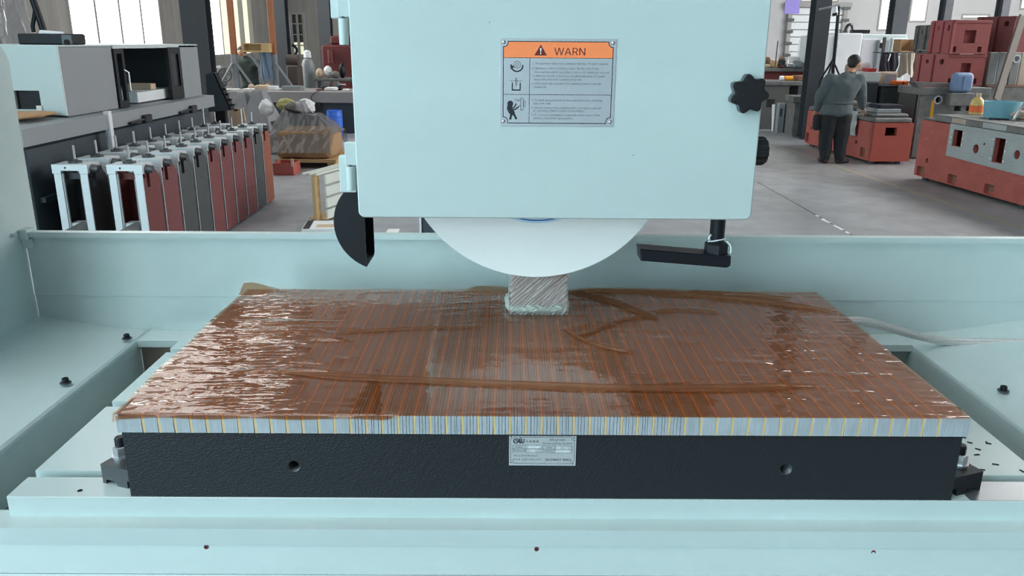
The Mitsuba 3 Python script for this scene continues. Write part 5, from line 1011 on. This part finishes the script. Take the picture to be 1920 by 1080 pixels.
fb_ = thing('far_bench', 'long far bench heaped with maroon castings and scrap, right of the hood', 'bench'); zf = 1.3033
part(fb_, 'top', bx(5.976, 7.218, 19.2, 20.6, zf - 0.08, zf, 0.01), 'grey_casting'); part(fb_, 'front_panel', bx(6.064, 7.221, 19.3, 20.5, 0.0, zf - 0.081), 'red_dark')
part(fb_, 'shelf', bx(6.032, 7.240, 19.0, 19.29, zf - 0.35, zf - 0.30), 'red_brown')
CO = ['cardboard_pale', 'rust', 'plastic_white', 'timber', 'black_metal', 'paper_white', 'red_dark2', 'dark_steel', 'cardboard', 'zinc', 'red_primer', 'orange_case', 'paint_grey', 'red_lid', 'grey_casting', 'cloth_tan']; CN = ['tan', 'rusty', 'white', 'brown wooden', 'black', 'pale', 'dark red', 'dark steel', 'brown', 'bright zinc', 'light red', 'orange', 'grey painted', 'bright red', 'rough iron', 'beige']
for k in range(16):
    x0 = 6.176 + 0.066 * k; r = rng.random(3)
    solo('scrap_piece', rounded(turn(bx(x0 - 0.07 - 0.05 * r[0], x0 + 0.07 + 0.05 * r[0], 19.35 + 0.25 * (k % 3), 19.5 + 0.25 * (k % 3), zf + 0.001, zf + 0.06 + 0.2 * r[1]), 50 * (r[2] - 0.5), (0, 0, 1), (x0, 19.45 + 0.25 * (k % 3), 0)), 0.05, 3, 0.02, 8, k), CO[k], f'{CN[k]} scrap piece in the heap on the far bench', 'scrap piece', 'scrap pieces heaped on the far bench')
solo('white_tub', lathe([(0, 0), (0.12, 0), (0.14, 0.25), (0, 0.27)], 20, (7.122, 20.2, zf + 0.001)), 'plastic_white', 'round white tub standing on the far bench beside the white door leaf', 'tub', smooth=30)
solo('iron_rod', cyl((6.348, 19.25, zf - 0.0), (6.355, 19.25, 1.9379), 0.013, 8), 'dark_steel', 'thin upright rod before the pale wall on the far bench', 'rod')
nt = thing('inspection_table', 'dark iron table with a white and an orange roll on it', 'table'); yn = 17.7; zn_ = 1.0685
part(nt, 'top', bx(5.554, 6.506, yn, yn + 0.9, zn_ - 0.10, zn_, 0.02), 'grey_casting')
part(nt, 'cabinet', bx(5.640, 6.240, yn + 0.05, yn + 0.85, 0.0, zn_ - 0.101), 'hall_steel_light'); mat('hall_steel_light', (0.10, 0.10, 0.098), 0.5)
part(nt, 'door_opening', bx(5.761, 5.941, yn + 0.045, yn + 0.0499, 0.4944, 0.6702), 'black_flat'); part(nt, 'leg', bx(6.457, 6.541, yn + 0.1, yn + 0.8, 0.0, zn_ - 0.101), 'hall_steel')
solo('white_roll', cyl((6.068, 17.95, zn_ + 0.055), (6.152, 17.95, zn_ + 0.055), 0.053, 16), 'plastic_white', 'short white roll on the dark iron table', 'roll', smooth=30)
solo('orange_roll', cyl((6.177, 17.95, zn_ + 0.055), (6.357, 17.95, zn_ + 0.055), 0.053, 16), 'orange_yellow', 'orange yellow roll beside the white roll on the dark iron table', 'roll', smooth=30); mat('orange_yellow', (0.75, 0.33, 0.03), 0.5)
solo('rusty_block', bx(6.438, 6.750, 17.85, 18.3, zn_ + 0.001, 1.1798, 0.01), 'rust', 'rusty block on the right end of the dark iron table', 'block')
solo('machine_slide', cat(bx(5.853, 6.310, 16.3, 16.85, 0.6943, 0.8245, 0.01), bx(5.920, 6.299, 16.35, 16.8, 0.0, 0.6943)), 'grey_casting', 'pale grey machine slide on a block left of the man', 'slide')
solo('white_tube', cyl((5.874, 17.360, 0.0), (5.842, 17.40, 0.5846), 0.065, 18), 'plastic_white', 'white upright tube standing on the floor before the dark cabinet', 'tube', smooth=30)
for k, (pa, pb_, yy, mm, lb_) in enumerate([(1459, 1472, 17.05, 'paint_grey', 'grey iron frame beside the white tube'), (1474, 1484, 16.95, 'plate_grey', 'olive grey upright iron profile'), (1486, 1512, 16.9, 'hall_steel', 'black ribbed iron frame beside the red base')]):
    x0, x1 = (5.808) + (pa - 1459) * 0.01145, (5.808) + (pb_ - 1459) * 0.01145
    c = thing('iron_casting', lb_, 'iron frame'); zt = 0.6300
    part(c, 'plate', prism(rect2(x0, 0.0, x1, zt).difference(rect2(x0 + (x1 - x0) * 0.35, zt - 0.28, x0 + (x1 - x0) * 0.65, zt - 0.12)), 'y', yy, yy + 0.12), mm); part(c, 'edge', bx(x0, x0 + 0.025, yy - 0.02, yy - 0.001, 0.0, zt), 'alu_bare' if k == 0 else mm); part(c, 'back', bx(x0 + 0.02, x1 - 0.02, yy + 0.121, yy + 0.4, 0.0, zt - 0.02), 'hall_steel')
solo('red_bar', bx(6.474, 6.513, 16.8, 16.84, 0.0, 1.4282), 'red_lid', 'thin upright red bar left of the man', 'bar')

# ================================================================ PEOPLE
def person(x, y, rot, J, mats, label, hs=1.0, bs=1.0, key='person'):
    """J: joints in metres around the feet. Clothes are skins of their own over one continuous body."""
    p = thing(key, label, 'person'); R_ = frame(x, y, rot); P = {k: np.array(v, float) for k, v in J.items()}
    hd, nk, ch, wa, hp = P['head'], P['neck'], P['chest'], P['waist'], P['hip']; fw = np.array(J['face'], float); fw /= np.linalg.norm(fw)
    def hand(w, e, grip):
        d = (w - e) / np.linalg.norm(w - e); sdv = np.cross(d, grip); sdv /= np.linalg.norm(sdv); g_ = np.cross(sdv, d); L = []
        pc = w + d * 0.055; L.append((w, 0.027, pc + sdv * 0.022, 0.017, pc - sdv * 0.022, 0.017))
        for k, ln in enumerate((0.062, 0.072, 0.068, 0.054)):
            b = pc + sdv * (0.026 - 0.0175 * k) + d * 0.012; m1 = b + d * ln * 0.5 + g_ * 0.008; m2 = b + d * ln * 0.82 + g_ * 0.03
            L += [(b, 0.0105, m1, 0.0095), (m1, 0.0095, m2, 0.0085)]
        t0 = w + d * 0.025 + sdv * 0.02; t1 = t0 + sdv * 0.028 + d * 0.022 + g_ * 0.012; L += [(t0, 0.013, t1, 0.011), (t1, 0.011, t1 + d * 0.026 + g_ * 0.008, 0.0095)]
        return L
    links = [(hd + [0, 0, 0.02], (0.078 * hs, 0.092 * hs, 0.098 * hs), hd - [0, 0, 0.05 * hs] + fw * 0.035 * hs, 0.05 * hs), (hd - [0, 0, 0.03], 0.055, nk, 0.056), (nk, 0.055, ch, 0.10), (ch, 0.12, wa, 0.11), (wa, 0.11, hp, 0.12),
             (hd + fw * 0.085 * hs - [0, 0, 0.005], 0.016 * hs, hd + fw * 0.105 * hs - [0, 0, 0.03 * hs], 0.015 * hs)]
    up = np.array([0, 0, 1.0]); rt = np.cross(fw, up); rt /= np.linalg.norm(rt)
    for s in (-1, 1): links.append((hd + (rt * s * 0.078 + up * 0.012) * hs, 0.014 * hs, hd + (rt * s * 0.082 - up * 0.022) * hs, 0.011 * hs))
    for s in 'lr':
        links += [(ch, 0.07, P['sh' + s], 0.055), (P['sh' + s], 0.048, P['el' + s], 0.038), (P['el' + s], 0.038, P['wr' + s], 0.026)] + hand(P['wr' + s], P['el' + s], np.array(J.get('grip', (0, 0.3, -1.0)), float))
        links += [(hp, 0.10, P['hp' + s], 0.085), (P['hp' + s], 0.08, P['kn' + s], 0.052), (P['kn' + s], 0.052, P['an' + s], 0.036), (P['an' + s], 0.036, P['an' + s] + np.array(J['toe' + s]) * 0.12 - [0, 0, 0.03], 0.03)]
    part(p, 'body', R_(blob(links, 0.022, 8)), 'skin', smooth=True)
    hair = blob([(hd + (up * 0.045 - fw * 0.012) * hs, (0.086 * hs, 0.094 * hs, 0.082 * hs), hd + (-fw * 0.05 - up * 0.015) * hs, 0.064 * hs), (hd + (up * 0.06 + fw * 0.03) * hs, (0.07 * hs, 0.06 * hs, 0.055 * hs), hd + up * 0.05 * hs, 0.08 * hs)], 0.02, 4)
    part(p, 'hair', R_(hair), 'hair', 'short black hair', smooth=True)
    shw = (P['shl'] + P['shr']) / 2
    jl = [(P['shl'] + [0, 0, -0.03], 0.095, P['shr'] + [0, 0, -0.03], 0.095, ch, (0.19 * bs, 0.14 * bs, 0.14)), (ch, (0.215 * bs, 0.145 * bs, 0.12), wa, (0.205 * bs, 0.14 * bs, 0.08)), (wa, (0.20 * bs, 0.135 * bs, 0.06), hp - [0, 0, 0.03], (0.225 * bs, 0.165 * bs, 0.05)), (shw + [0, 0, 0.0], 0.12, nk - [0, 0, 0.02], 0.075)]
    for s in 'lr': jl += [(P['sh' + s] - [0, 0, 0.01], 0.092 * bs, P['el' + s], 0.074 * bs), (P['el' + s], 0.074 * bs, P['wr' + s] * 0.93 + P['el' + s] * 0.07, 0.055)]
    part(p, 'jacket', R_(crumple(blob(jl, 0.03, 5), 0.018, 9, 3)), mats[0], 'work jacket', smooth=True)
    part(p, 'collar', R_(lathe([(0.066, 0), (0.072, 0.0), (0.068, 0.045), (0.060, 0.045), (0.066, 0)], 24, nk + [0, 0, 0.0])), mats[0], smooth=True)
    tl_ = [(hp, (0.20 * bs, 0.145 * bs, 0.10), P['hpl'], 0.12, P['hpr'], 0.12)]
    for s in 'lr': tl_ += [(P['hp' + s], 0.125 * bs, P['kn' + s], 0.100 * bs), (P['kn' + s], 0.100 * bs, P['an' + s] + [0, 0, 0.02], 0.084)]
    part(p, 'trousers', R_(crumple(blob(tl_, 0.03, 5), 0.018, 8, 5)), mats[1], 'dark trousers', smooth=True)
    for s in 'lr':
        a_ = P['an' + s]; t = np.array(J['toe' + s], float); part(p, 'shoe', R_(blob([(np.r_[a_[:2], 0.05] - t * 0.04, 0.045, np.r_[a_[:2], 0.04] + t * 0.16, 0.036), (np.r_[a_[:2], 0.09], 0.05, np.r_[a_[:2], 0.05], 0.05)], 0.02, 4)), 'shoe', 'dark shoe', smooth=True)
    return p
man = person(5.22, 12.36, 0, dict(head=(0.225, 0.10, 1.555), face=(0.62, 0.62, -0.35), neck=(0.145, 0.02, 1.40), chest=(0.055, -0.03, 1.21), waist=(0.0, 0.0, 0.97), hip=(-0.01, 0.0, 0.82),
    shl=(-0.165, -0.02, 1.335), ell=(-0.285, 0.04, 1.04), wrl=(-0.26, 0.16, 0.83), shr=(0.29, 0.0, 1.33), elr=(0.41, 0.10, 1.06), wrr=(0.50, 0.20, 0.86),
    hpl=(-0.115, 0, 0.76), knl=(-0.125, 0.01, 0.42), anl=(-0.115, -0.02, 0.075), hpr=(0.105, 0, 0.76), knr=(0.125, 0.02, 0.42), anr=(0.115, -0.06, 0.075), toel=(-0.15, 0.98, 0), toer=(0.95, 0.3, 0)),
    ('overall', 'trousers'), 'man in grey work jacket and black trousers at the red base, seen from behind', 1.2, 1.17)
f_ = frame(5.22, 12.36, 0)
part(man, 'waist_belt', f_(crumple(lathe([(0.243, -0.018), (0.252, 0), (0.243, 0.018), (0.233, 0), (0.243, -0.018)], 40).apply_transform(np.diag([1, 0.68, 1, 1.0])).apply_translation((0.0, 0.0, 0.965)), 0.006, 12)), 'overall', smooth=True)
part(man, 'side_bag', f_(rounded(bx(-0.34, -0.23, -0.03, 0.12, 0.52, 0.78), 0.04, 4)), 'trousers', 'black bag at the hip', smooth=True)
part(man, 'work_glove', f_(blob([((0.505, 0.21, 0.85), 0.05, (0.55, 0.26, 0.80), 0.045), ((0.54, 0.24, 0.79), 0.03, (0.60, 0.27, 0.76), 0.025), ((0.53, 0.28, 0.80), 0.03, (0.57, 0.33, 0.76), 0.025)], 0.02, 4)), 'cloth_tan', 'grey work glove', smooth=True)
person(-6.192, 18.9, 180, dict(head=(0.10, 0.05, 1.60), face=(0.85, 0.45, -0.25), neck=(0.05, 0.01, 1.46), chest=(0.0, 0.0, 1.23), waist=(-0.02, 0.0, 0.98), hip=(-0.03, 0.0, 0.84),
    shl=(-0.20, 0.0, 1.37), ell=(-0.38, 0.12, 1.22), wrl=(-0.52, 0.26, 1.12), shr=(0.19, 0.02, 1.36), elr=(0.24, 0.16, 1.10), wrr=(0.16, 0.34, 0.98),
    hpl=(-0.12, 0, 0.78), knl=(-0.12, 0.02, 0.43), anl=(-0.12, 0, 0.075), hpr=(0.08, 0, 0.78), knr=(0.09, 0.02, 0.43), anr=(0.09, 0, 0.075), toel=(0, 1, 0), toer=(0, 1, 0)),
    ('overall_green', 'trousers'), 'man in dark green work clothes behind the long grey bench')
mat('overall_green', (0.035, 0.05, 0.045), 0.9)
